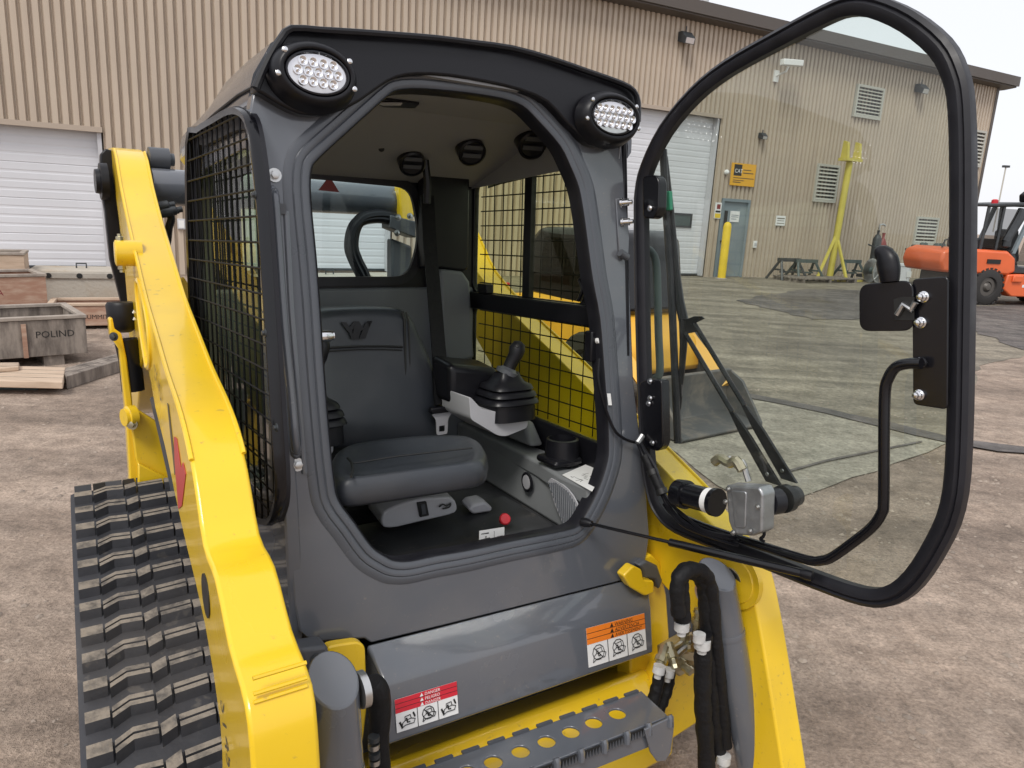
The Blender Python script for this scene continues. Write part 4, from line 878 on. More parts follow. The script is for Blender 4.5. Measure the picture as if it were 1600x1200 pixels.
seam([(0.254, 0.479, -0.016), (0.299, 0.479, -0.014), (0.373, 0.479, -0.014), (0.449, 0.479, -0.019), (0.505, 0.478, -0.024)], .002); seam([(0.525, 0.494, 0.083), (0.532, 0.491, 0.06), (0.531, 0.482, -0.013), (0.525, 0.469, -0.123), (0.516, 0.456, -0.234), (0.508, 0.449, -0.289)], .0025)
# stitched emblem
em = MB()
for q in [[(0.326, 0.488, 0.063), (0.342, 0.487, 0.062), (0.35, 0.486, 0.048), (0.341, 0.485, 0.042)], [(0.341, 0.485, 0.042), (0.35, 0.486, 0.048), (0.364, 0.488, 0.063), (0.378, 0.488, 0.063), (0.357, 0.485, 0.039), (0.349, 0.484, 0.032)], [(0.378, 0.488, 0.063), (0.39, 0.485, 0.045), (0.381, 0.484, 0.036), (0.364, 0.486, 0.053)], [(0.381, 0.484, 0.036), (0.39, 0.485, 0.045), (0.402, 0.487, 0.062), (0.419, 0.488, 0.063), (0.408, 0.485, 0.044)], [(0.419, 0.488, 0.063), (0.408, 0.485, 0.044), (0.395, 0.482, 0.015), (0.376, 0.482, 0.014), (0.387, 0.484, 0.036), (0.402, 0.487, 0.062)], [(0.364, 0.486, 0.053), (0.381, 0.484, 0.036), (0.374, 0.482, 0.014), (0.356, 0.482, 0.015)], [(0.349, 0.484, 0.032), (0.357, 0.485, 0.039), (0.361, 0.482, 0.014), (0.354, 0.482, 0.015)]]: em.prism(q, (0, -.0015, 0))
em.build('seat_emblem', 'black_plastic', seat)
cq = crv([(0.146, 0.116, -0.235), (0.198, 0.229, -0.235), (0.274, 0.293, -0.235), (0.436, 0.29, -0.235), (0.562, 0.236, -0.235), (0.582, 0.171, -0.235), (0.544, 0.072, -0.235), (0.501, 0.007, -0.235), (0.457, -0.016, -0.235), (0.304, -0.007, -0.235), (0.186, 0.003, -0.235), (0.136, 0.017, -0.235), (0.13, 0.061, -0.235)], 3)
cc_ = sum(cq, Vector()) / len(cq)
def cs_(f, dw): return [cc_ + Vector(((p.x - cc_.x) * f, (p.y - cc_.y) * f, dw + (.012 if p.y > cc_.y else 0) * 0)) for p in cq]
MB().loft([cs_(.92, -.054), cs_(.985, -.046), cs_(1.0, -.026), cs_(.985, -.006), cs_(.95, .006), cs_(.90, .012), cs_(.80, .009), cs_(.74, .000), cs_(.4, -.006)]).build('cushion', 'vinyl', seat, 0, 2, 70)
seam([(0.198, 0.13, -0.213), (0.194, 0.097, -0.213), (0.176, 0.045, -0.213), (0.152, -0.005, -0.213)], .003); seam([(0.195, 0.088, -0.214), (0.304, 0.092, -0.214), (0.433, 0.077, -0.214), (0.496, 0.068, -0.214)], .0022)
MB().box((cc_.x - .19, .36, -.50), (cc_.x + .19, .62, -.28)).build('suspension', 'black_cloth', seat, .02)
for k in range(4): 
    e_ = .012 + .006 * (k % 2)
    MB().plate(rounded([(cc_.x - .2 - e_, .35 - e_, -.305 - k * .035), (cc_.x + .2 + e_, .35 - e_, -.305 - k * .035), (cc_.x + .2 + e_, .62, -.305 - k * .035), (cc_.x - .2 - e_, .62, -.305 - k * .035)], .03), [], (0, 0, -.012)).build('bellows_fold', 'black_cloth', seat)
blt = part('seat_belt')
pb = [(0.703, 0.7, 0.428), (0.68, 0.64, 0.28), (0.656, 0.56, 0.108), (0.624, 0.47, -0.055), (0.609, 0.43, -0.185)]
MB().loft([[V(p) + Vector((-.023, 0, 0)), V(p) + Vector((.023, .0, 0)), V(p) + Vector((.023, .004, 0)), V(p) + Vector((-.023, .004, 0))] for p in pb]).build('webbing', 'black_cloth', blt)
q = V((0.603, 0.415, -0.197))
MB().box(tuple(q + Vector((-.042, -.01, -.008))), tuple(q + Vector((.042, .01, .010)))).build('belt_keeper', 'black_plastic', blt, .004)
MB().plate(rounded([q + Vector((-.036, 0, -.010)), q + Vector((.036, 0, -.010)), q + Vector((.020, 0, -.028)), q + Vector((.018, 0, -.075)), q + Vector((-.018, 0, -.075)), q + Vector((-.020, 0, -.028))], .008), [rounded([q + Vector((-.010, 0, -.048)), q + Vector((.010, 0, -.048)), q + Vector((.010, 0, -.066)), q + Vector((-.010, 0, -.066))], .003)], (0, .003, 0)).build('buckle_tongue', 'pod_grey', blt)
MB().tube([(0.652, 0.62, 0.525), (0.661, 0.62, 0.46), (0.659, 0.62, 0.398)], .012, 8).build('belt_guide', 'black_plastic', blt)
# ---------------- arm rests and joysticks
def joystick(pod, boot_c, top, label=None):
    j = part('joystick'); c = V(boot_c)
    MB().prism(rounded(pod, .012, 3), (.0, .16, .0)).build('pod', 'pod_grey', j, .008, 3)
    rings = []
    for k, (dz, r) in enumerate(((0, .078), (.045, .076), (.050, .086), (.060, .082), (.066, .070), (.070, .080), (.080, .076), (.086, .062), (.090, .071), (.100, .066), (.108, .048), (.125, .036), (.135, .032))):
        rings.append([c + Vector((math.copysign(abs(math.cos(t)) ** .55, math.cos(t)) * r, math.copysign(abs(math.sin(t)) ** .55, math.sin(t)) * r * .9, dz)) for t in [2 * math.pi * i / 28 for i in range(28)]])
    MB().loft(rings).build('boot', 'black_plastic', j, 0, 2, 45)
    t = V(top); b = c + Vector((0, 0, .13)); d = t - b
    MB().lathe(c + Vector((0, 0, .128)), d, [(0, .034), (.012, .034), (.016, .024), (.02, .02)], 20).build('collar', 'dark_grey', j)
    path = [b, b + d * .25, b + d * .5, b + d * .75 + Vector((.002, -.002, 0)), t, t + d.normalized() * .018, t + d.normalized() * .024]
    MB().tube(path, [.021, .019, .019, .021, .024, .017, .004], 14).build('grip', 'black_plastic', j, 0, 2, 60)
    MB().lathe(t + Vector((-.01, -.014, .010)), (-.3, -.6, .6), [(0, .006), (.004, .005), (.005, .001)], 10).build('thumb_button', 'ink', j)
    return j
# right: pod measured at v = .30
joystick([(0.601, 0.26, -0.127), (0.64, 0.26, -0.167), (0.653, 0.26, -0.172), (0.8, 0.26, -0.21), (0.801, 0.26, -0.241), (0.724, 0.26, -0.258), (0.697, 0.26, -0.252), (0.606, 0.26, -0.194)], (0.756, 0.31, -0.215), (0.784, 0.3, -0.014))
joystick([(0.113, 0.27, -0.16), (0.216, 0.27, -0.209), (0.218, 0.27, -0.235), (0.201, 0.27, -0.252), (0.112, 0.27, -0.211)], (0.178, 0.33, -0.218), (0.212, 0.33, 0.024))
MB().hexa([(0.597, 0.36, -0.17), (0.754, 0.36, -0.202), (0.754, 0.48, -0.202), (0.597, 0.48, -0.17)] + [(0.596, .36, -0.056), (0.767, .36, -0.082), (0.767, .48, -0.067), (0.596, .48, -0.041)]).build('armrest', 'black_plastic', tl, .02, 4)
MB().lathe((0.132, 0.12, 0.074), (1, 0, .02), [(0, .013), (.026, .013), (.03, .010), (.034, .010)], 14).build('coat_hook', 'chrome', tl)
# ---------------- controls on the cab floor
fl = part('floor_controls')
MB().prism(crv([(0.314, 0.2, -0.422), (0.317, 0.2, -0.392), (0.355, 0.2, -0.378), (0.409, 0.2, -0.373), (0.484, 0.2, -0.379), (0.519, 0.2, -0.389), (0.531, 0.2, -0.411), (0.527, 0.2, -0.43), (0.484, 0.2, -0.434), (0.418, 0.2, -0.435), (0.354, 0.2, -0.437), (0.324, 0.2, -0.432)], 2), (0, .09, .02)).build('switch_pod', 'pod_grey', fl, .010, 3)
MB().prism([(0.41, 0.192, -0.379), (0.436, 0.192, -0.38), (0.444, 0.192, -0.42), (0.418, 0.192, -0.42)], (0, .012, 0)).build('rocker_switch', 'ink', fl, .002)
MB().prism([(0.418, 0.189, -0.385), (0.429, 0.189, -0.385), (0.433, 0.189, -0.412), (0.422, 0.189, -0.412)], (0, .004, 0)).build('rocker_face', 'dark_grey', fl)
MB().tube(crv([(0.472, 0.192, -0.401), (0.484, 0.192, -0.396), (0.495, 0.192, -0.402), (0.507, 0.192, -0.397), (0.503, 0.192, -0.407), (0.484, 0.192, -0.408)], 3, False), .0022, 6).build('lever_symbol', 'ink', fl)
MB().prism([(0.593, 0.24, -0.448), (0.608, 0.24, -0.435), (0.646, 0.24, -0.435), (0.672, 0.24, -0.455), (0.668, 0.24, -0.467), (0.608, 0.24, -0.464)], (0, .05, .01)).build('sensor_box', 'pod_grey', fl, .006)
rk = V((0.638, 0.13, -0.448))
MB().lathe(rk, (-.2, -.8, .5), [(-.02, .009), (0, .009), (.002, .015), (.008, .016), (.012, .013), (.013, .001)], 20).build('stop_knob', 'red', fl)
MB().hexa([(.05, .07, -.50), (.78, .07, -.50), (.78, .34, -.50), (.05, .34, -.50), (.05, .10, -.475), (.78, .10, -.475), (.78, .34, -.465), (.05, .34, -.465)]).build('floor_step', 'floor_dark', fl, .01)
fc = [(0.51, 0.05, -0.427), (0.585, 0.05, -0.432), (0.586, 0.05, -0.478), (0.51, 0.05, -0.47)]
MB().prism(fc, (0, .002, 0)).build('floor_label', 'white', fl)
for q in [[(0.515, 0.05, -0.435), (0.538, 0.05, -0.436), (0.538, 0.05, -0.44), (0.515, 0.05, -0.438)], [(0.517, 0.05, -0.452), (0.542, 0.05, -0.454), (0.542, 0.05, -0.461), (0.517, 0.05, -0.459)], [(0.527, 0.05, -0.444), (0.532, 0.05, -0.444), (0.533, 0.05, -0.463), (0.527, 0.05, -0.461)], [(0.553, 0.05, -0.436), (0.555, 0.05, -0.436), (0.556, 0.05, -0.471), (0.554, 0.05, -0.471)], [(0.563, 0.05, -0.452), (0.581, 0.05, -0.452), (0.581, 0.05, -0.456), (0.563, 0.05, -0.455)], [(0.563, 0.05, -0.452), (0.567, 0.05, -0.453), (0.577, 0.05, -0.47), (0.574, 0.05, -0.47)]]: MB().prism(q, (0, .001, 0)).build('label_mark', 'ink', fl)
MB().box((.10, .03, -.52), (.54, .075, -.45)).build('foot_grille', 'ink', fl)
for k in range(7): MB().box((.11, .025, -.515 + k * .009), (.53, .0295, -.510 + k * .009)).build('grille_bar', 'floor_dark', fl)
# ---------------- hazard labels on the apron
def hazard(q, head, words, lab, wcol):
    """q = four corners top left, top right, bottom right, bottom left"""
    d = part('hazard_label', cab); d['label'] = lab
    a, b, c, e = [V(p) for p in q]; n = ((b - a).cross(e - a)).normalized(); n = n if n.y < 0 else -n
    def P(x, y, k=.0012): return (a.lerp(b, x)).lerp(e.lerp(c, x), y) + n * k
    def quad(x0, x1, y0, y1, k, m, nm): MB().prism([P(x0, y0, k), P(x1, y0, k), P(x1, y1, k), P(x0, y1, k)], -n * .0008).build(nm, m, d)
    quad(0, 1, 0, 1, .0012, 'white', 'label_sheet'); quad(0, 1, 0, .42, .0018, head, 'label_header')
    for k in (1, 2): quad(0, 1, .14 * k - .006, .14 * k + .006, .0022, 'ink', 'header_rule'); quad(k / 3 - .005, k / 3 + .005, .42, 1, .0018, 'ink', 'label_rule')
    for k, t in enumerate(words): text('label_lettering', t, P(.38, .125 + .14 * k, .0024), b - a, a - e, (e - a).length * .135, wcol, d, 0)
    for k in range(3):
        x0 = k / 3 + .05; pic = MB()
        def stroke(pts, r=.0011): pic.tube([P(x0 + px * .24, .47 + py * .46, .0022) for px, py in pts], r, 4)
        stroke([(.1, .95), (.35, .8), (.9, .8), (1, .55), (.75, .45), (.7, .2), (.35, .25), (.35, .5), (.2, .6), (.1, .95)]); stroke([(.35, .5), (.75, .45)]); stroke([(.45, .35), (.5, .65), (.65, .65)], .0018)
        if k == (1 if head == 'red_decal' else 0) or (head == 'orange_decal' and k): stroke([(.5 + .5 * math.cos(i * .63) * .8, .45 + .42 * math.sin(i * .63)) for i in range(11)]); stroke([(.2, .15), (.8, .8)])
        else: stroke([(.0, .5), (.15, .9)], .0022); stroke([(.9, .1), (1, .4)], .002)
        pic.build('label_pictogram', 'ink', d)
uL, uH = 0.159, .985
def ap(x, y): pass
hazard([(0.179, -0.154, -0.663), (0.334, -0.144, -0.677), (0.335, -0.153, -0.751), (0.18, -0.163, -0.735)], 'red_decal', ('▲ DANGER', '▲ PELIGRO', '▲ DANGER'), 'red and white danger label on the grey apron', 'white')
hazard([(0.732, -0.114, -0.679), (0.951, -0.1, -0.703), (0.957, -0.112, -0.808), (0.737, -0.126, -0.784)], 'orange_decal', ('▲ WARNING', '▲ ADVERTENCIA', '▲ AVERTISSEMENT'), 'orange and white warning label on the grey apron', 'ink')
# ================================================================ lift arms
AO = [(-0.082, 1.626, 0.583), (-0.103, 1.282, 0.545), (-0.114, 1.104, 0.427), (-0.126, 0.903, 0.313), (-0.139, 0.688, 0.214), (-0.149, 0.517, 0.133), (-0.16, 0.325, 0.066), (-0.171, 0.151, 0.011), (-0.179, 0.01, -0.026), (-0.186, -0.094, -0.062), (-0.19, -0.165, -0.114), (-0.195, -0.243, -0.204), (-0.201, -0.346, -0.22), (-0.207, -0.442, -0.28), (-0.213, -0.544, -0.311), (-0.214, -0.568, -0.387), (-0.214, -0.572, -0.469)]
AB = [(-0.199, -0.313, -0.667), (-0.199, -0.313, -0.562), (-0.199, -0.314, -0.473), (-0.192, -0.203, -0.366), (-0.18, -0.006, -0.299), (-0.172, 0.13, -0.244), (-0.164, 0.273, -0.174), (-0.154, 0.441, -0.122), (-0.149, 0.515, -0.074), (-0.142, 0.626, -0.043), (-0.136, 0.737, -0.045), (-0.126, 0.897, -0.121), (-0.116, 1.07, -0.25), (-0.101, 1.321, -0.301), (-0.106, 1.23, -0.112), (-0.111, 1.155, 0.081), (-0.106, 1.233, 0.257), (-0.095, 1.413, 0.444), (-0.079, 1.679, 0.548)]
RT = [Vector((1.15, v, w)) for v, w in ((1.36, .42), (1.30, .45), (1.226, .42), (1.10, .30), (.98, .175), (.75, .047), (.46, -.085), (.25, -.187), (.04, -.294), (-.10, -.362), (-.20, -.418), (-.295, -.474), (-.345, -.522), (-.385, -.62), (-.43, -.76), (-.49, -.96), (-.53, -1.1))]
RB = [Vector((1.15, v, w)) for v, w in ((-.38, -1.1), (-.33, -.92), (-.24, -.78), (-.10, -.68), (.10, -.60), (.40, -.46), (.75, -.25), (1.05, -.02), (1.3, .2))]
def arm(mirror):
    a = part('lift_arm')
    f = (lambda p: Vector((.985 - p[0], p[1], p[2]))) if mirror else V
    UP, LOW = (RT, RB) if mirror else ([f(p) for p in AO], [f(p) for p in AB])
    UP, LOW = crv(UP, 3, False), crv(LOW, 2, False)
    poly = UP + LOW
    vec = Vector((-.09 if mirror else .09, 0, 0))
    MB().prism(poly, vec).build('arm_beam', 'yellow', a, .006, 3, 30)
    # weld lips along both upper edges
    top = UP
    for k, off in enumerate((.0, 1.0)):
        MB().tube([p + vec * (off + (.02 if k == 0 else -.02)) + Vector((0, 0, .002)) for p in top[3:30]], .0045, 6).build('weld_bead', 'yellow', a)
    for (x, y) in (((42, .1),) if not mirror else ()):
        p = top[x]; 
        for dz in (0, .012, .034): MB().tube([p + vec * .12 + Vector((0, -.002, dz)), p + vec * .9 + Vector((0, -.002, dz))], .003, 6).build('weld_ridge', 'yellow', a)
    return a, f, vec
aL, fL, vL = arm(False)
aR, fR, vR = arm(True)
OX = Vector((-1, .06, 0)).normalized()
for a, f, s in ((aL, fL, 1),):
    ox = Vector((OX.x * s, OX.y, 0))
    p = f((-0.195, -0.247, -0.291)); MB().lathe(p - ox * .004, ox, [(0, .036), (.0065, .036)], 24).build('hole_shade_disc', 'ink', a)  # black disc painted in place of the hole's shaded inside
    p = f((-0.134, 0.772, 0.235)); MB().lathe(p, ox, [(-.02, .034), (.042, .034), (.045, .028), (.045, .001)], 24).build('pivot_boss', 'yellow', a)
    for dz in (-.036, .036): MB().lathe(p + ox * .03 + Vector((0, 0, dz)), (0, 0, 1 if dz > 0 else -1), [(-.01, .010), (.006, .010), (.008, .006), (.014, .006)], 8).build('bolt', 'brass', a)
    # long formed stiffener on the side
    st_ = [f(p) for p in [(-0.136, 0.73, 0.163), (-0.137, 0.711, 0.064), (-0.143, 0.613, -0.024), (-0.147, 0.557, -0.04), (-0.152, 0.469, -0.004), (-0.151, 0.475, 0.079), (-0.145, 0.588, 0.151)]]
    MB().tube([p + ox * .001 for p in crv(st_, 3)], .006, 6, True).build('pressed_stiffener', 'yellow', a)
# side graphics of the left arm
for nm, m, q in (('arm_emblem', 'arm_red', [(-0.176, 0.073, -0.101), (-0.178, 0.032, -0.095), (-0.18, 0.002, -0.131), (-0.181, -0.01, -0.142), (-0.183, -0.046, -0.121), (-0.184, -0.073, -0.135), (-0.179, 0.015, -0.223), (-0.176, 0.073, -0.248), (-0.175, 0.082, -0.205), (-0.174, 0.095, -0.169)]), ('arm_stripe', 'arm_ink', [(-0.17, 0.163, -0.052), (-0.172, 0.14, -0.051), (-0.175, 0.076, -0.17), (-0.174, 0.104, -0.187)])):
    MB().prism([V(p) + OX * .0015 for p in q], -OX * .001).build(nm, m, aL)
tx = [(-0.157, 0.384, -0.029), (-0.159, 0.353, -0.046), (-0.161, 0.309, -0.059)]
text('arm_lettering', 'ST45', V((-0.157, 0.389, -0.037)) + OX * .002, V((-0.165, 0.248, -0.083)) - V((-0.157, 0.389, -0.037)), Vector((0, .3, .9)), .06, 'arm_ink', aL, 0)
text('arm_lettering', 'ST45', V((-0.201, -0.346, -0.417)) + OX * .002, V((-0.202, -0.364, -0.471)) - V((-0.201, -0.346, -0.417)), Vector((0, -.9, -.3)), .05, 'arm_ink', aL, 0)
# rear links, cross tube and hoses
for s in (0,):
    g = (lambda p: Vector((.985 - p[0], p[1], p[2]))) if s else V
    lk = part('rear_link')
    MB().prism([g(p) for p in [(-0.127, 1.42, 0.544), (-0.111, 1.42, 0.562), (-0.083, 1.42, 0.556), (-0.053, 1.42, 0.426), (-0.054, 1.42, 0.235), (-0.05, 1.42, 0.104), (-0.05, 1.42, 0.042), (-0.097, 1.42, 0.052), (-0.122, 1.42, 0.202), (-0.127, 1.42, 0.36), (-0.135, 1.42, 0.452)]], (0, .04, 0)).build('link_plate', 'black_plastic', lk, .004)
    p = g((-0.117, 1.38, 0.453)); ox = Vector((1 if s else -1, 0, 0)); MB().lathe(p, ox, [(0, .06), (.022, .058), (.024, .04), (.036, .038), (.037, .001)], 24).build('link_pin', 'black_plastic', lk)
    p = g((-0.01, 1.247, 0.526)); MB().lathe(p, -ox, [(0, .035), (.06, .035), (.062, .02), (.075, .02)], 18).build('pin_boss', 'dark_grey', lk)
    MB().lathe(p + Vector((0, 0, -.05)), -ox, [(.03, .012), (.06, .012), (.061, .02), (.075, .02)], 10).build('bolt', 'zinc', lk)
c0 = (-0.012, 1.22, 0.437)
MB().tube([c0, (.985 - c0[0], 1.22, c0[2])], .058, 24).build('cross_tube', 'grey_paint', tl, 0)
ro = part('rear_hoses')
MB().prism(rounded([(0.811, 1.14, 0.496), (0.88, 1.14, 0.491), (0.89, 1.14, 0.445), (0.88, 1.14, 0.386), (0.858, 1.14, 0.35), (0.826, 1.14, 0.36)], .02), (0, .04, 0)).build('tube_gusset', 'yellow', tl, .006)
MB().prism([(0.789, 1.15, 0.296), (0.876, 1.15, 0.267), (0.876, 1.15, 0.06), (0.787, 1.15, 0.062)], (0, .05, 0)).build('hose_bracket', 'dark_grey', ro, .01)
MB().prism([(0.761, 1.1, 0.378), (0.865, 1.1, 0.359), (0.865, 1.1, 0.298), (0.761, 1.1, 0.332)], (0, .08, 0)).build('hose_clamp', 'dark_grey', ro, .004)
for k in range(4):
    d_ = Vector((.012 * (k % 2), .03 * (k // 2), .012 * (k % 2) + .008 * (k // 2)))
    MB().tube([V(p) + d_ for p in crv([(0.775, 1.12, 0.358), (0.72, 1.12, 0.363), (0.66, 1.12, 0.351), (0.628, 1.12, 0.314), (0.617, 1.12, 0.251), (0.633, 1.12, 0.201), (0.657, 1.12, 0.155), (0.691, 1.12, 0.066)], 4, False)], .016, 8).build('hose', 'black_plastic', ro)
for q in [(0.763, 1.08, 0.492), (0.782, 1.08, 0.369), (0.829, 1.08, 0.376), (0.777, 1.08, 0.314)]: bolt(ro, q, (0, -1, 0), .012)
lr = part('left_rear_hose')
MB().tube(crv([(0.033, 1.15, 0.384), (0.024, 1.15, 0.36), (0.03, 1.15, 0.337), (0.021, 1.15, 0.308), (0.015, 1.15, 0.271), (0.006, 1.15, 0.236)], 4, False), .012, 8).build('hose', 'black_plastic', lr)
for q in [(0.001, 1.14, 0.374), (0.011, 1.14, 0.355), (0.022, 1.14, 0.36)]: MB().lathe(q, (1, 0, .2), [(-.02, .016), (.02, .016), (.024, .01), (.04, .01)], 10).build('fitting', 'steel_dark', lr)
# left rear tower of the chassis with precleaner cup
tw = part('chassis_tower')
MB().prism([(-0.201, 0.8, 0.061), (-0.192, 0.8, 0.064), (-0.189, 0.8, 0.033), (-0.173, 0.8, 0.02), (-0.165, 0.8, -0.049), (-0.159, 0.8, -0.156), (-0.156, 0.8, -0.303), (-0.145, 0.8, -0.389), (-0.151, 0.8, -0.439), (-0.189, 0.8, -0.44), (-0.179, 0.8, -0.389), (-0.177, 0.8, -0.191), (-0.182, 0.8, -0.023), (-0.201, 0.8, 0.016)], (.0, .04, 0)).build('tower_plate', 'yellow', tw, .004)
MB().prism([(-0.169, 0.78, -0.215), (-0.151, 0.78, -0.189), (-0.102, 0.78, -0.231), (-0.083, 0.78, -0.364), (-0.071, 0.78, -0.447), (-0.149, 0.78, -0.411), (-0.163, 0.78, -0.325)], (0, .03, 0)).build('tower_gusset', 'yellow', tw, .004)
MB().prism([(-0.16, 0.76, -0.336), (-0.085, 0.76, -0.393), (-0.07, 0.76, -0.495), (-0.169, 0.76, -0.476)], (0, .02, 0)).build('tower_web', 'yellow', tw, .004)
MB().lathe((-0.16, 0.76, -0.202), (-1, -.3, 0), [(0, .03), (.02, .03), (.022, .025), (.03, .024)], 20).build('tower_boss', 'yellow', tw)
bolt(tw, (-0.17, 0.74, -0.219), (-.6, -.8, 0), .016, 'brass'); bolt(tw, (-0.194, 0.78, 0.015), (-.6, -.8, 0), .012, 'steel_dark')
MB().tube([(-0.107, 0.7, -0.143), (-0.091, 0.7, -0.251), (-0.074, 0.7, -0.372), (-0.066, 0.7, -0.457)], .022, 8).build('control_link', 'dark_grey', tw)
MB().tube([(-0.16, 0.84, -0.001), (-0.153, 0.84, -0.055), (-0.15, 0.84, -0.146)], .03, 10).build('air_duct', 'black_plastic', tw)
pc = part('precleaner_cup'); q = V((-0.15, 0.95, 0.019))
MB().lathe(q, (0, 0, 1), [(-.012, .02), (0, .036), (.010, .040), (.066, .043), (.074, .038), (.076, .002)], 28).build('cup', 'black_plastic', pc)
MB().tube([q + Vector((.022, -.038, .025)), q + Vector((.030, -.032, .038)), q + Vector((.022, -.038, .046)), q + Vector((.030, -.033, .058))], .0025, 6).build('cup_print', 'white', pc)
MB().prism([(-0.02, 0.82, 0.157), (-0.005, 0.82, 0.171), (0.019, 0.82, 0.13), (0.014, 0.82, 0.011), (0.0, 0.82, -0.025), (-0.012, 0.82, 0.103)], (0, .02, 0)).build('rear_bracket', 'yellow', tl, .003)
MB().prism([(-0.019, 0.78, 0.106), (0.002, 0.78, 0.12), (0.012, 0.78, 0.088), (0.003, 0.78, -0.057), (-0.009, 0.78, -0.056)], (0, .02, 0)).build('rear_bracket', 'yellow', tl, .003)
# ================================================================ rubber tracks
def track(mirror):
    t = part('crawler_track')
    A, B = V((-0.331, 0.7, -0.409)), V((-0.385, -0.1, -0.611))
    slope = (A.x - B.x) / (A.y - B.y)
    W = .335
    path = [(B.y, B.z), (A.y, A.z)]
    dv, dw = A.y - B.y, A.z - B.z; L = math.hypot(dv, dw); tv, tw_ = dv / L, dw / L; nv, nw = -tw_, tv     # travel to the rear, outward = up
    # rear sprocket
    r1 = .22; c1v, c1w = A.y - nv * r1, A.z - nw * r1; a0 = math.atan2(nw, nv)
    loop = [(B.y + dv * k / 18, B.z + dw * k / 18) for k in range(19)]
    gl_ = lambda v: -1.241 + .0572 * v
    end = -1.9
    for k in range(1, 11):
        a = a0 + (end - .15) * k / 10; loop.append((c1v + math.cos(a) * r1, c1w + math.sin(a) * r1))
    loop += [(.75, gl_(.75) + .03), (.55, gl_(.55)), (.2, gl_(.2)), (-.15, gl_(-.15)), (-.35, gl_(-.35) + .01)]
    r2 = .27; c2v, c2w = -.34, gl_(-.35) + .01 + r2
    for k in range(1, 10):
        a = -math.pi / 2 - k / 10 * (math.pi / 2 + 1.2); loop.append((c2v + math.cos(a) * r2, c2w + math.sin(a) * r2))
    sh = .55 if mirror else 0.0
    c1v += sh; c2v += sh
    P = [Vector((0, a + sh, b + sh * .0572)) for a, b in loop]
    # resample evenly
    n = len(P); seg = [(P[(i + 1) % n] - P[i]).length for i in range(n)]; tot = sum(seg); N = 52; step = tot / N
    pts = []; i = 0; acc = 0.0
    for k in range(N * 4):
        d = k * step / 4
        while acc + seg[i] < d: acc += seg[i]; i = (i + 1) % n
        pts.append(P[i].lerp(P[(i + 1) % n], (d - acc) / seg[i]))
    M_ = len(pts)
    def frame(k):
        tg = (pts[(k + 1) % M_] - pts[k - 1]).normalized(); nm = Vector((0, -tg.z, tg.y)); return pts[k % M_], tg, nm
    def U(a, p):
        u = A.x + (p.y - A.y) * slope + a; return (.985 - u) if mirror else u      # toes out slightly
    def X(a, k, h, dt=0):
        p, tg, nm = frame(k); q = p + nm * h + tg * dt; return Vector((U(a, q), q.y, q.z))
    rings = [[X(a, k, h) for a, h in ((0, -.03), (-.0, -.004), (.012, -.0), (W - .012, 0), (W, -.004), (W, -.03))] for k in range(M_)]
    MB().loft(rings, closed=True).build('track_belt', 'track_rubber', t, 0, 2, 50)
    # tread: staggered blocks, one row every pitch
    cells = [(.010, .050, .003, .003), (.054, .124, .008, -.008), (.128, .155, .002, -.010), (.160, .222, -.006, -.010), (.226, .254, -.006, -.006), (.258, .325, .006, -.008)]
    rows = range(0, N) if not mirror else range(0, 20)
    for r_ in rows:
        k = r_ * 4
        vis = pts[k].z > -1.0
        for ci, (a0_, a1_, s0, s1) in enumerate(cells):
            double = ci in (1, 3, 5); jit = random.uniform(-.002, .002)
            th = .0135; hh = .019
            b = MB()
            parts = ((-th, -.0025), (.0025, th)) if double else ((-th, th),)
            for t0, t1 in parts:
                am = (a0_ + a1_) / 2
                if ci == 1: xs_ = [(a0_, .009), (a0_ + .030, -.008), (a1_, -.004)]
                else: xs_ = [(a0_, s0), (a1_, s1)]
                bot = []; 
                def pt(a, s, dt, h, fl_): 
                    p, tg, nm = frame(k); q = p + nm * h + tg * (dt - s * 1.0 + fl_ + jit); return Vector((U(a, q), q.y, q.z))
                ring_s = []
                for (a, s) in xs_:
                    ring_s.append([pt(a, s, t0, -.002, -.009), pt(a, s, t1, -.002, .009), pt(a, s, t1, hh, 0), pt(a, s, t0, hh, 0)])
                b.loft(ring_s)
            o = b.build('tread_block', 'track_rubber', t, 0, 1, 0)
            o.data.materials.append(MATS['tread_top'])
            _, tg, nm = frame(k)
            for f_ in o.data.polygons:
                if f_.normal.dot(nm) > .9: f_.material_index = 1
    # undercarriage
    fr = lambda v, w, a: Vector((U(a, Vector((0, v, w))), v, w))
    ax = Vector((1, 0, 0))
    for (v, w, r) in ((c1v, c1w + sh * .0572, r1 - .035), (c2v, c2w + sh * .0572, r2 - .035), (.15 + sh, gl_(.15 + sh) + .15, .11), (-.05 + sh, gl_(-.05 + sh) + .15, .11), (.38 + sh, gl_(.38 + sh) + .15, .11), (.6 + sh, gl_(.6 + sh) + .16, .11)):
        p = fr(v, w, .06 if not mirror else .34); MB().lathe(p, ax, [(0, r * .5), (0, r), (.04, r), (.05, r * .6), (.22, r * .6), (.23, r), (.28, r), (.28, r * .4)], 24).build('track_roller', 'dark_grey', t)
    q = [fr(v + sh, w + sh * .0572, .1 if not mirror else .30) for v, w in ((-.35, gl_(-.35) + .2), (.7, gl_(.7) + .22), (.8, gl_(.8) + .5), (.2, gl_(.2) + .48), (-.3, gl_(-.3) + .4))]
    MB().prism(q, (.2, 0, 0)).build('track_frame', 'yellow', t, .01)
    return t
track(False); track(True)
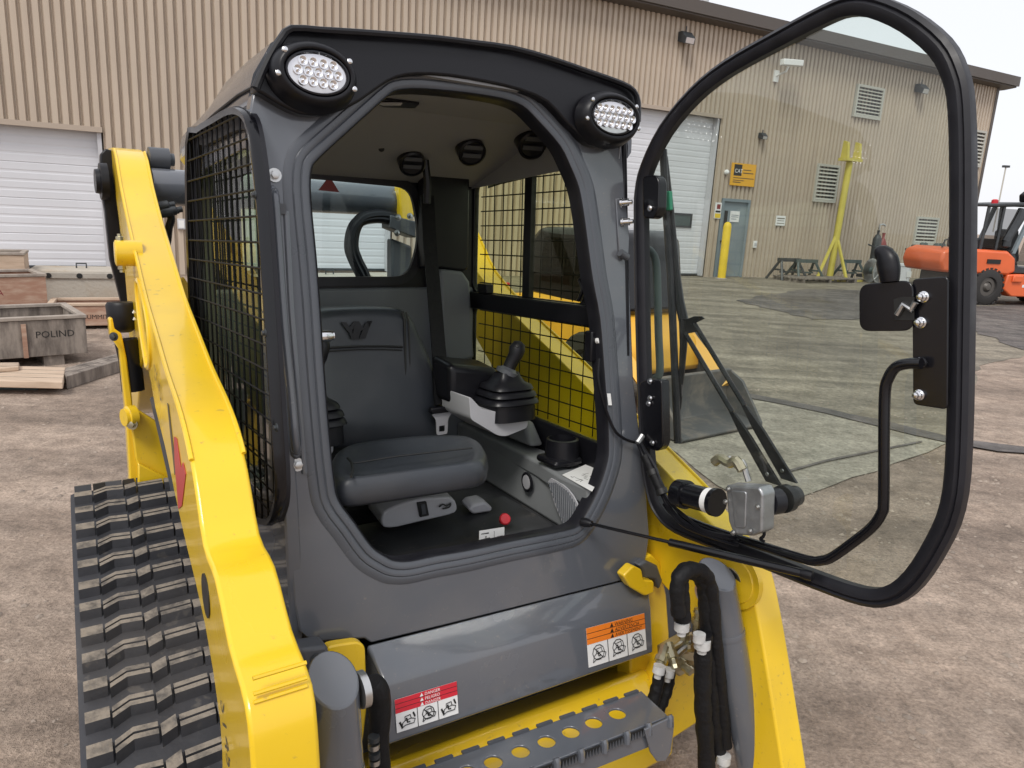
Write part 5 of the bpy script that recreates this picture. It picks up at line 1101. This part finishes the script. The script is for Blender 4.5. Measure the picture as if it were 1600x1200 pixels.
# ================================================================ front of the chassis: cylinders, step, hoses
MB().loft([[(.03, .25, -0.848 - .16), (.03, -.10, -0.848), (.03, -.20, -1.04), (.03, -.20, -1.12), (.03, .3, -1.12)], [(1.02, .25, -0.913 - .12), (1.02, -.06, -0.913), (1.02, -.18, -1.04), (1.02, -.18, -1.12), (1.02, .3, -1.12)]]).build('front_crossmember', 'yellow', tl, .012)
MB().box((.08, -.02, -.86), (.93, .1, -.63)).build('apron_gap_shade', 'ink', tl)  # black box painting the shade in the gap below the apron
def cylinder(top, bot, r, mirror=False):
    c = part('lift_cylinder'); t, b = V(top), V(bot); d = (b - t).normalized(); s = -1 if mirror else 1
    # barrel with a slanted flat top
    x = d.cross(Vector((0, 1, 0))).normalized(); y = d.cross(x).normalized(); y = y if y.y > 0 else -y
    rr_ = lambda q, sl: [q + x * (math.cos(k * math.pi / 16) * r) + y * (math.sin(k * math.pi / 16) * r) - d * (math.sin(k * math.pi / 16) * r * sl) for k in range(32)]
    MB().loft([rr_(t, .75), rr_(t + d * .09, 0), rr_(b, 0)]).build('barrel', 'grey_paint', c, .003, 2, 35)
    t = t + d * .035
    MB().lathe(t + x * r * 1.03, x, [(0, r * .75), (.012, r * .75), (.013, r * .5)], 24).build('pin_washer', 'zinc', c)
    MB().lathe(t - x * r * 1.03, -x, [(0, r * .75), (.012, r * .75), (.013, r * .5)], 24).build('pin_washer', 'zinc', c)
    MB().lathe(t + d * .12, d, [(0, r * 1.03), (.008, r * 1.06), (.016, r * 1.03)], 24).build('weld_ring', 'grey_paint', c)
    MB().tube([b - d * .01, b + d * .35], r * .5, 16).build('rod', 'chrome', c)
    return c
tL = (-0.042, -0.4, -0.408); cylinder(tL, (-0.039, -0.42, -0.676), .040)
tR = (0.995, -0.3, -0.518); cylinder(tR, (1.113, -0.4, -1.147), .042, True)
MB().lathe((1.058, -0.311, -0.545), (-1, 0, 0), [(-.01, .075), (.006, .075), (.008, .060), (.012, .058), (.014, .045), (.016, .001)], 28).build('pivot_ring', 'yellow', tl)
# left front: bracket, boss and short hose
MB().prism(rounded([(0.056, -0.1, -0.533), (0.071, -0.1, -0.532), (0.124, -0.1, -0.54), (0.139, -0.1, -0.555), (0.142, -0.1, -0.69), (0.119, -0.1, -0.865), (0.055, -0.1, -0.838)], .012, 4), (0, .025, 0)).build('front_bracket', 'yellow', tl, .004)
MB().prism([(-0.01, -0.13, -0.502), (0.047, -0.13, -0.51), (0.056, -0.13, -0.557), (0.004, -0.13, -0.554)], (0, .05, 0)).build('cab_mount', 'dark_grey', tl, .008)
bolt(tl, (0.022, -0.132, -0.531), (0, -1, 0), .011, 'steel_dark', 'mount_bolt')
lh = part('left_hose')
MB().tube(crv([(0.087, -0.25, -0.539), (0.1, -0.25, -0.569), (0.104, -0.25, -0.618), (0.101, -0.25, -0.672), (0.108, -0.25, -0.788)], 4, False), [.020, .022, .024, .024, .024, .023, .023, .022, .022, .021, .021, .02, .02, .02, .02, .02, .02], 10).build('hose', 'black_cloth', lh)
for k, q in enumerate([(0.082, -0.27, -0.639), (0.082, -0.27, -0.655), (0.083, -0.27, -0.674), (0.083, -0.27, -0.688)]): MB().lathe(q, (0, 0, -1), [(0, .011), (.010, .011), (.011, .008)], 12).build('hose_fitting', 'zinc' if k % 2 else 'steel_dark', lh)
# right front tower
rt = part('front_tower')
MB().prism([(0.946, -0.05, -0.67), (0.994, -0.05, -0.568), (1.018, -0.05, -0.565), (1.056, -0.05, -0.597), (1.091, -0.05, -0.708), (1.113, -0.05, -0.835), (1.154, -0.05, -1.299), (0.985, -0.05, -1.228)], (0, .06, 0)).build('tower_plate', 'yellow', rt, .006)
MB().prism([(1.045, -0.12, -0.881), (1.163, -0.12, -0.908), (1.19, -0.12, -1.116), (1.067, -0.12, -1.132), (0.953, -0.12, -1.048)], (0, .10, 0)).build('tower_foot', 'yellow', rt, .01)
MB().prism(rounded([(0.867, -0.1, -0.574), (0.902, -0.1, -0.553), (0.934, -0.1, -0.572), (0.943, -0.1, -0.604), (0.983, -0.1, -0.617), (0.988, -0.1, -0.653), (0.952, -0.1, -0.654), (0.895, -0.1, -0.614)], .008), (0, .03, 0)).build('latch_hook', 'yellow', rt, .004)
MB().prism([(0.941, -0.08, -0.57), (0.969, -0.08, -0.562), (1.015, -0.08, -0.588), (1.04, -0.08, -0.639), (1.027, -0.08, -0.663), (1.009, -0.08, -0.628), (0.968, -0.08, -0.614), (0.957, -0.08, -0.585)], (0, .06, 0)).build('latch_body', 'dark_grey', rt, .006)
MB().prism([(1.08, 0.06, -0.567), (1.238, 0.06, -0.517), (1.529, 0.06, -0.707), (1.673, 0.06, -0.786), (1.604, 0.06, -1.056), (1.248, 0.06, -0.949), (1.13, 0.06, -0.702)], (0, .05, 0)).build('tower_back', 'yellow', rt, .01)
# hydraulic hoses and block on the right
hy = part('hydraulic_hoses')
def hose(pts, v, r, m='black_cloth', k=5):
    c = crv(pts, k, False); return MB().tube(c, [r * (1 + .07 * math.sin(i * 1.9) + random.uniform(-.04, .04)) for i in range(len(c))], 12).build('hose', m, hy)
hose([(0.846, -0.33, -0.588), (0.835, -0.33, -0.523), (0.827, -0.33, -0.48), (0.847, -0.33, -0.464), (0.888, -0.33, -0.479), (0.914, -0.33, -0.513), (0.929, -0.33, -0.572), (0.948, -0.33, -0.671), (0.974, -0.33, -0.82), (1.003, -0.33, -0.958), (1.025, -0.33, -1.023)], 0, .021)
hose([(0.814, -0.345, -0.559), (0.803, -0.345, -0.484), (0.822, -0.345, -0.459), (0.865, -0.345, -0.459), (0.903, -0.345, -0.485), (0.927, -0.345, -0.54), (0.954, -0.345, -0.666), (0.99, -0.345, -0.817), (1.028, -0.345, -0.987)], 0, .017)
hose([(0.913, -0.34, -0.639), (0.92, -0.34, -0.727), (0.931, -0.34, -0.835), (0.95, -0.34, -0.932), (0.978, -0.34, -1.11)], 0, .022)
hose([(0.899, -0.22, -0.793), (0.895, -0.22, -0.828), (0.884, -0.22, -0.868), (0.869, -0.22, -0.903), (0.839, -0.22, -0.925)], 0, .016)
hose([(0.958, -0.2, -0.83), (0.956, -0.2, -0.867), (0.94, -0.2, -0.907), (0.924, -0.2, -0.935), (0.907, -0.2, -0.963)], 0, .016)
for q, ax, r, m in (((0.84, -0.335, -0.59), (0, 0, -1), .019, 'white'), ((0.887, -0.35, -0.627), (0, 0, -1), .016, 'white'), ((0.9, -0.35, -0.647), (0, 0, -1), .021, 'white'), ((0.893, -0.225, -0.777), (-.2, 0, -1), .017, 'white'), ((0.951, -0.205, -0.816), (-.2, 0, -1), .017, 'white'), ((1.017, -0.35, -1.007), (0, 0, -1), .020, 'white')):
    MB().lathe(q, ax, [(0, r * .95), (.020, r * .95), (.021, r * .6), (.034, r * .55)], 14).build('hose_tag', 'tag_white', hy)
vb_ = part('valve_block')
MB().prism([(1.019, -0.14, -0.823), (1.105, -0.14, -0.81), (1.129, -0.14, -0.837), (1.13, -0.14, -0.908), (1.068, -0.14, -0.913), (1.029, -0.14, -0.875)], (0, .05, 0)).build('valve_body', 'brass', vb_, .004)
for q, ax in (((0.957, -0.17, -0.8), (-.6, -.3, -.5)), ((0.985, -0.18, -0.796), (-.3, -.6, -.4)), ((1.047, -0.16, -0.806), (0, -.8, .4)), ((1.043, -0.17, -0.773), (0, 0, 1)), ((1.056, -0.2, -0.719), (0, 0, 1)), ((1.084, -0.16, -0.872), (.2, -1, 0)), ((1.036, -0.16, -0.847), (.1, -1, -.2))):
    MB().lathe(q, ax, [(-.03, .013), (0, .013), (.001, .017), (.016, .017), (.017, .011), (.034, .011), (.035, .014), (.045, .012)], 8).build('fitting', 'brass', vb_)
for q in ([(1.039, -0.17, -0.728), (1.048, -0.17, -0.769), (1.019, -0.17, -0.785), (0.985, -0.17, -0.79), (0.958, -0.17, -0.816)], [(1.056, -0.18, -0.757), (1.054, -0.18, -0.785), (1.02, -0.18, -0.799), (0.992, -0.18, -0.813), (0.984, -0.18, -0.834)]): MB().tube(crv(q, 3, False), .009, 8).build('steel_pipe', 'zinc', vb_)
# ---------------- perforated step
sp_ = part('entry_step')
ZS = -.83
hl = []
for q in [(0.244, -0.236, -0.83), (0.308, -0.24, -0.83), (0.372, -0.243, -0.83), (0.442, -0.247, -0.83), (0.511, -0.251, -0.83), (0.579, -0.254, -0.83), (0.647, -0.256, -0.83), (0.718, -0.26, -0.83)]:
    hl.append([(q[0] + math.cos(t) * .0205, q[1] + math.sin(t) * .0205, ZS) for t in [2 * math.pi * i / 20 for i in range(20)]])
sb0, sb1, sf1 = V((0.261, -0.18, -0.83)), V((0.834, -0.222, -0.83)), V((0.816, -0.334, -0.83))
ex_ = (sb1 - sb0).normalized(); sL = sb0 - ex_ * .14; dd = sf1 - sb1; fL_ = sL + dd
MB().plate([sL, sb1, sf1, fL_], hl, (0, 0, -.006)).build('tread_plate', 'grey_paint', sp_, .0015)
L_ = (sb1 - sL).length
MB().prism([fL_ + Vector((0, 0, -.006)), sf1 + Vector((0, 0, -.006)), sf1 + Vector((0, 0, -.065)), fL_ + Vector((0, 0, -.065))], (0, .006, 0)).build('front_flange', 'grey_paint', sp_, .002)
MB().prism([sf1 + Vector((-.085, -.001, -.0)), sf1 + Vector((.012, -.001, -.0)), sf1 + Vector((.016, -.001, -.03)), sf1 + Vector((.010, -.001, -.10)), sf1 + Vector((-.008, -.001, -.115)), sf1 + Vector((-.035, -.001, -.105)), sf1 + Vector((-.06, -.001, -.07))], (0, -.006, 0)).build('end_bracket', 'grey_paint', sp_, .002)
nT = 11
for k in range(nT):
    a = sL + ex_ * (L_ * (k + .18) / nT); b = sL + ex_ * (L_ * (k + .82) / nT)
    MB().prism([a + Vector((0, -.004, .0)), b + Vector((0, -.004, 0)), b + Vector((0, -.004, .006)), a + Vector((0, -.004, .006))], (0, .008, 0)).build('rear_cleat', 'dark_grey', sp_)
    a2, b2 = a + dd, b + dd
    MB().prism([a2 + Vector((0, -.002, -.004)), b2 + Vector((0, -.002, -.004)), b2 + Vector((0, -.002, -.024)), a2 + Vector((0, -.002, -.024))], (0, -.002, 0)).build('tooth_slot', 'ink', sp_)
    tt = MB(); nt_ = 5
    for i in range(nt_):
        p0, p1 = a2.lerp(b2, (i + .1) / nt_), a2.lerp(b2, (i + .9) / nt_)
        tt.prism([p0 + Vector((0, -.005, -.022)), p1 + Vector((0, -.005, -.022)), p0.lerp(p1, .5) + Vector((0, -.005, -.006))], (0, -.003, 0))
    tt.build('grip_teeth', 'dark_grey', sp_)
    c_1 = b2.lerp(a2 + ex_ * (L_ / nT), .5); MB().tube([c_1 + Vector((0, -.001, .0035)), c_1 + Vector((0, -.005, -.003)), c_1 + Vector((0, -.006, -.024))], .0085, 8).build('step_rib', 'grey_paint', sp_)
# ================================================================ the open door, hinged on the right
UD = .99
DO = crv([(0.99, 0.029, 0.351), (0.99, 0.032, 0.425), (0.99, 0.016, 0.486), (0.99, -0.041, 0.571), (0.99, -0.13, 0.642), (0.99, -0.228, 0.687), (0.99, -0.361, 0.722), (0.99, -0.465, 0.746), (0.99, -0.519, 0.751), (0.99, -0.571, 0.736), (0.99, -0.639, 0.696), (0.99, -0.701, 0.641), (0.99, -0.732, 0.591), (0.99, -0.75, 0.533), (0.99, -0.771, 0.39), (0.99, -0.797, 0.166), (0.99, -0.822, -0.065), (0.99, -0.825, -0.175), (0.99, -0.807, -0.254), (0.99, -0.775, -0.336), (0.99, -0.735, -0.388), (0.99, -0.681, -0.412), (0.99, -0.579, -0.42), (0.99, -0.447, -0.424), (0.99, -0.296, -0.429), (0.99, -0.167, -0.433), (0.99, -0.108, -0.413), (0.99, -0.072, -0.364), (0.99, -0.038, -0.238), (0.99, 0.003, 0.09)], 3)
dr = part('cab_door'); dr['label'] = 'open glazed door with black rubber frame'
IN = (-1, 0, 0)
sweep(DO, [(-.016, -.010), (-.017, .010), (-.010, .017), (.004, .019), (.009, .014), (.013, .018), (.021, .012), (.023, -.006), (.018, -.018), (.004, -.021), (-.006, -.016)], IN).build('door_frame', 'rubber', dr, 0, 2, 45)
MB().prism([p + Vector((.002, 0, 0)) for p in DO], (.005, 0, 0)).build('door_pane', 'door_glass', dr)
# latch plate, lever, bolts
MB().prism(rounded([(0.955, -0.618, 0.22), (0.955, -0.722, 0.234), (0.955, -0.734, 0.141), (0.955, -0.629, 0.129)], .022, 5), (.005, 0, 0)).build('latch_cover', 'black_gloss', dr, .002)
MB().prism(rounded([(0.962, -0.716, 0.235), (0.962, -0.78, 0.243), (0.962, -0.808, 0.006), (0.962, -0.746, 0.004)], .01, 4), (.006, 0, 0)).build('latch_plate', 'black_gloss', dr, .002)
MB().prism([(0.953, -0.691, 0.196), (0.953, -0.707, 0.202), (0.953, -0.729, 0.203), (0.953, -0.734, 0.161), (0.953, -0.698, 0.158)], (.001, 0, 0)).build('latch_slot', 'ink', dr)
MB().tube([(0.95, -0.703, 0.168), (0.95, -0.713, 0.188), (0.95, -0.728, 0.18), (0.95, -0.734, 0.194)], .006, 8).build('latch_pawl', 'zinc', dr)
MB().tube(crv([(0.955, -0.679, 0.228), (0.955, -0.675, 0.25), (0.955, -0.669, 0.268), (0.955, -0.658, 0.279), (0.955, -0.645, 0.277)], 4, False), [.017, .018, .019, .020, .021, .021, .021, .021, .021, .020, .019, .018, .017, .016, .015, .012, .006], 14, False, .75).build('latch_lever', 'black_plastic', dr)
for q in [(0.962, -0.742, 0.204), (0.962, -0.743, 0.157), (0.962, -0.75, 0.083), (0.962, -0.756, 0.024)]:
    MB().lathe(q, IN, [(0, .0105), (.003, .0105), (.0035, .0085), (.010, .0085), (.011, .006), (.017, .0055), (.018, .002)], 14).build('bolt', 'chrome', dr)
MB().tube(crv([(0.945, -0.761, 0.085), (0.945, -0.736, 0.081), (0.945, -0.715, 0.071), (0.945, -0.704, 0.05), (0.945, -0.7, 0.022), (0.945, -0.708, -0.062), (0.945, -0.722, -0.186), (0.945, -0.721, -0.215), (0.945, -0.705, -0.249), (0.945, -0.667, -0.297), (0.945, -0.63, -0.339), (0.945, -0.608, -0.355), (0.945, -0.576, -0.366), (0.945, -0.476, -0.375), (0.945, -0.35, -0.385), (0.945, -0.249, -0.388), (0.945, -0.188, -0.383), (0.945, -0.16, -0.367)], 5, False), .0105, 12).build('door_handle', 'black_gloss', dr)
# wiper: motor inside, arms and blade on the outer side of the glass
wp = part('door_wiper')
w0, w1 = V((0.93, -0.231, -0.319)), V((0.93, -0.355, -0.307))
MB().lathe(w0, w1 - w0, [(-.03, .020), (-.02, .034), (0, .036), (.012, .036), (.013, .030), (.095, .030), (.096, .034), (.108, .034)], 24).build('motor_can', 'black_gloss', wp)
MB().lathe(w0 + (w1 - w0) * .62, w1 - w0, [(0, .0305), (.030, .0305)], 24).build('motor_label', 'white', wp)
MB().prism(rounded([(0.905, -0.378, -0.249), (0.905, -0.468, -0.229), (0.905, -0.479, -0.241), (0.905, -0.485, -0.327), (0.905, -0.462, -0.344), (0.905, -0.411, -0.359), (0.905, -0.393, -0.332), (0.905, -0.386, -0.296)], .006), (.045, 0, 0)).build('gear_case', 'cast_alu', wp, .005, 3)
MB().prism(rounded([(0.902, -0.396, -0.256), (0.902, -0.438, -0.247), (0.902, -0.443, -0.332), (0.902, -0.415, -0.339)], .008), (.004, 0, 0)).build('case_cover', 'cast_alu', wp, .002)
for q in [(0.902, -0.389, -0.255), (0.902, -0.471, -0.272), (0.902, -0.457, -0.333), (0.902, -0.384, -0.287), (0.902, -0.412, -0.352)]: bolt(wp, q, IN, .006, 'zinc')
p0_ = V((0.935, -0.456, -0.272))
MB().tube([p0_, V((0.975, -0.47, -0.275))], .013, 12).build('drive_shaft', 'zinc', wp)
MB().tube([V((0.955, -0.458, -0.275)), V((0.985, -0.463, -0.275))], .030, 20).build('shaft_boot', 'rubber', wp)
MB().lathe((1.0, -0.462, -0.275), (1, 0, 0), [(0, .032), (.02, .032), (.022, .026), (.05, .024), (.052, .002)], 24).build('arm_pivot', 'black_plastic', wp)
for a, b, wd in (((1.035, -0.41, -0.259), (1.03, -0.109, 0.066), .009), ((1.05, -0.44, -0.246), (1.04, -0.128, 0.094), .009)):
    a, b = V(a), V(b); m_ = a.lerp(b, .45)
    MB().loft([[q + Vector((0, s_ * w_, 0)) + Vector((t_, 0, 0)) for s_, t_ in ((-1, 0), (1, 0), (1, .008), (-1, .008))] for q, w_ in ((a, .021), (a.lerp(b, .3), .017), (m_, .008))]).build('wiper_arm', 'black_plastic', wp, .001)
    MB().tube([m_ + Vector((.004, 0, 0)), b], .0062, 8).build('arm_rod', 'black_gloss', wp)
    MB().lathe(a.lerp(b, .06) + Vector((-.001, 0, 0)), (-1, 0, 0), [(0, .005), (.002, .004)], 10).build('rivet', 'zinc', wp)
MB().prism([(1.035, -0.097, 0.098), (1.035, -0.131, 0.111), (1.035, -0.156, 0.113), (1.035, -0.165, 0.108), (1.035, -0.132, 0.092), (1.035, -0.151, 0.074), (1.035, -0.104, 0.062)], (.006, 0, 0)).build('blade_carrier', 'black_plastic', wp, .002)
MB().tube([(1.025, 0.003, 0.533), (1.025, -0.021, 0.376), (1.025, -0.051, 0.212), (1.025, -0.073, 0.062), (1.025, -0.097, -0.106), (1.025, -0.114, -0.228)], .010, 8).build('wiper_blade', 'rubber', wp)
MB().tube([(1.04, 0.005, 0.517), (1.04, -0.027, 0.377), (1.04, -0.056, 0.229), (1.04, -0.074, 0.146), (1.04, -0.092, 0.097)], [.004, .006, .008, .012, .013], 8).build('blade_bridge', 'black_plastic', wp)
MB().tube([(1.04, -0.092, 0.097), (1.04, -0.098, 0.031), (1.04, -0.098, -0.072), (1.04, -0.099, -0.141)], [.012, .010, .007, .004], 8).build('blade_bridge', 'black_plastic', wp)
MB().prism([(1.018, -0.003, 0.425), (1.018, -0.035, 0.427), (1.018, -0.041, 0.379), (1.018, -0.012, 0.375)], (.012, 0, 0)).build('blade_clip', 'clip_green', wp, .002)
MB().tube(crv([(0.96, -0.317, -0.219), (0.96, -0.339, -0.204), (0.96, -0.359, -0.217), (0.96, -0.376, -0.203), (0.96, -0.389, -0.227), (0.96, -0.398, -0.244)], 3, False), .007, 8).build('park_linkage', 'zinc', wp)
MB().tube(crv([(0.95, -0.303, -0.221), (0.95, -0.321, -0.207), (0.95, -0.348, -0.212), (0.95, -0.366, -0.201), (0.95, -0.386, -0.219)], 3, False), .012, 8).build('washer_jet', 'brass', wp)
MB().tube(crv([(0.93, -0.467, -0.313), (0.93, -0.474, -0.341), (0.93, -0.465, -0.354), (0.93, -0.475, -0.357)], 3, False), .004, 6).build('motor_wire', 'black_plastic', wp)
# hinges
def hinge(poly, u, bolts, th=.03):
    h = part('door_hinge')
    MB().prism(rounded(poly, .012, 4), (th, 0, 0)).build('hinge_block', 'black_gloss', h, .004, 3)
    for q in bolts: bolt(h, q, IN, .008, 'chrome')
    return h
hinge([(0.965, 0.014, 0.462), (0.965, -0.035, 0.464), (0.965, -0.05, 0.445), (0.965, -0.053, 0.373), (0.965, -0.035, 0.353), (0.965, 0.003, 0.358)], .965, [(0.963, -0.025, 0.381)])
hinge([(0.955, -0.027, -0.073), (0.955, -0.059, -0.058), (0.955, -0.11, -0.053), (0.955, -0.128, -0.219), (0.955, -0.112, -0.243), (0.955, -0.06, -0.245)], .955, [(0.953, -0.075, -0.106), (0.953, -0.071, -0.121), (0.953, -0.071, -0.062), (0.953, -0.093, -0.223)])
hp = part('hinge_plate')
MB().prism([(0.899, 0.036, 0.404), (0.934, 0.037, 0.406), (0.945, 0.027, 0.305), (0.94, 0.021, 0.252), (0.908, 0.021, 0.252)], (0, .004, 0)).build('strap', 'grey_paint', hp, .002)
for q in [(0.916, 0.035, 0.394), (0.919, 0.031, 0.345)]: MB().lathe(q, FN + Vector((.6, 0, 0)), [(0, .013), (.004, .013), (.005, .010), (.020, .010), (.021, .006), (.030, .006)], 10).build('hinge_bolt', 'chrome', hp)
MB().tube([(0.904, 0.015, 0.267), (0.928, 0.014, 0.255)], .010, 10).build('hinge_knuckle', 'dark_grey', hp)
MB().tube(crv([(1.06, 0.091, 0.28), (1.06, 0.065, 0.273), (1.06, 0.043, 0.249), (1.06, 0.031, 0.191), (1.06, 0.015, 0.051), (1.06, 0.001, -0.054), (1.06, 0.017, -0.078)], 4, False), .011, 10).build('outer_grab_handle', 'steel_green', tl)
# gas strut
gs = part('gas_strut')
s0, s1 = V((0.759, -0.062, -0.416)), V((0.945, -0.579, -0.398))
MB().tube([s0, s0.lerp(s1, .5)], .0042, 10).build('strut_rod', 'black_gloss', gs)
MB().tube([s0.lerp(s1, .42), s0.lerp(s1, .425), s0.lerp(s1, .99)], [.006, .0095, .0095], 12).build('strut_body', 'black_gloss', gs)
MB().lathe(s0, s0 - s1, [(-.02, .008), (-.004, .012), (.010, .012), (.012, .004)], 14).build('ball_socket', 'black_plastic', gs)
MB().lathe(s1, s1 - s0, [(-.02, .008), (-.004, .012), (.010, .012), (.012, .004)], 14).build('ball_socket', 'black_plastic', gs)
# wiring harness from the cab to the door
wh = part('wiring_harness')
hb = [V(p) for p in [(0.942, -0.053, -0.231), (0.93, -0.091, -0.255), (0.93, -0.122, -0.292), (0.93, -0.158, -0.334), (0.93, -0.192, -0.365), (0.93, -0.242, -0.386), (0.93, -0.305, -0.395), (0.93, -0.4, -0.384)]]
for k in range(5):
    o = Vector((0, .006 * math.cos(k * 1.3), .006 * math.sin(k * 1.3)))
    MB().tube(crv([p + o * (1 + .7 * (i % 3)) for i, p in enumerate(hb)], 4, False), .0042, 7).build('cable', 'black_plastic', wh)
MB().tube([hb[1], hb[2], hb[3]], .013, 10).build('cable_sleeve', 'black_cloth', wh)
for p in (hb[2], hb[3]): MB().tube([p + Vector((0, .004, .006)), p - Vector((0, .004, .006))], .0155, 10).build('cable_tie', 'ink', wh)
MB().tube(crv([(0.818, -0.02, 0.0), (0.812, -0.025, -0.048), (0.824, -0.03, -0.099), (0.844, -0.035, -0.15), (0.869, -0.04, -0.195), (0.91, -0.042, -0.222), (0.951, -0.043, -0.235)], 4, False), .004, 7).build('cable', 'black_plastic', wh)
MB().tube([(0.932, -0.058, -0.229), (0.942, -0.057, -0.22), (0.951, -0.056, -0.211)], .008, 8).build('connector', 'zinc', wh)
sw = part('door_switch')
MB().box(tuple(V((0.837, 0.021, 0.014)) + Vector((-.012, 0, -.03))), tuple(V((0.837, 0.021, 0.014)) + Vector((.012, .03, .05)))).build('switch_body', 'black_plastic', sw, .004)
MB().lathe((0.844, 0.019, 0.04), (0, -1, .2), [(0, .009), (.01, .009), (.012, .003)], 12).build('switch_cap', 'white', sw)
MB().prism([(0.85, -0.021, -0.094), (0.861, -0.022, -0.095), (0.865, -0.025, -0.126), (0.854, -0.024, -0.125)], (0, .001, 0)).build('seal_tag', 'white', cab)
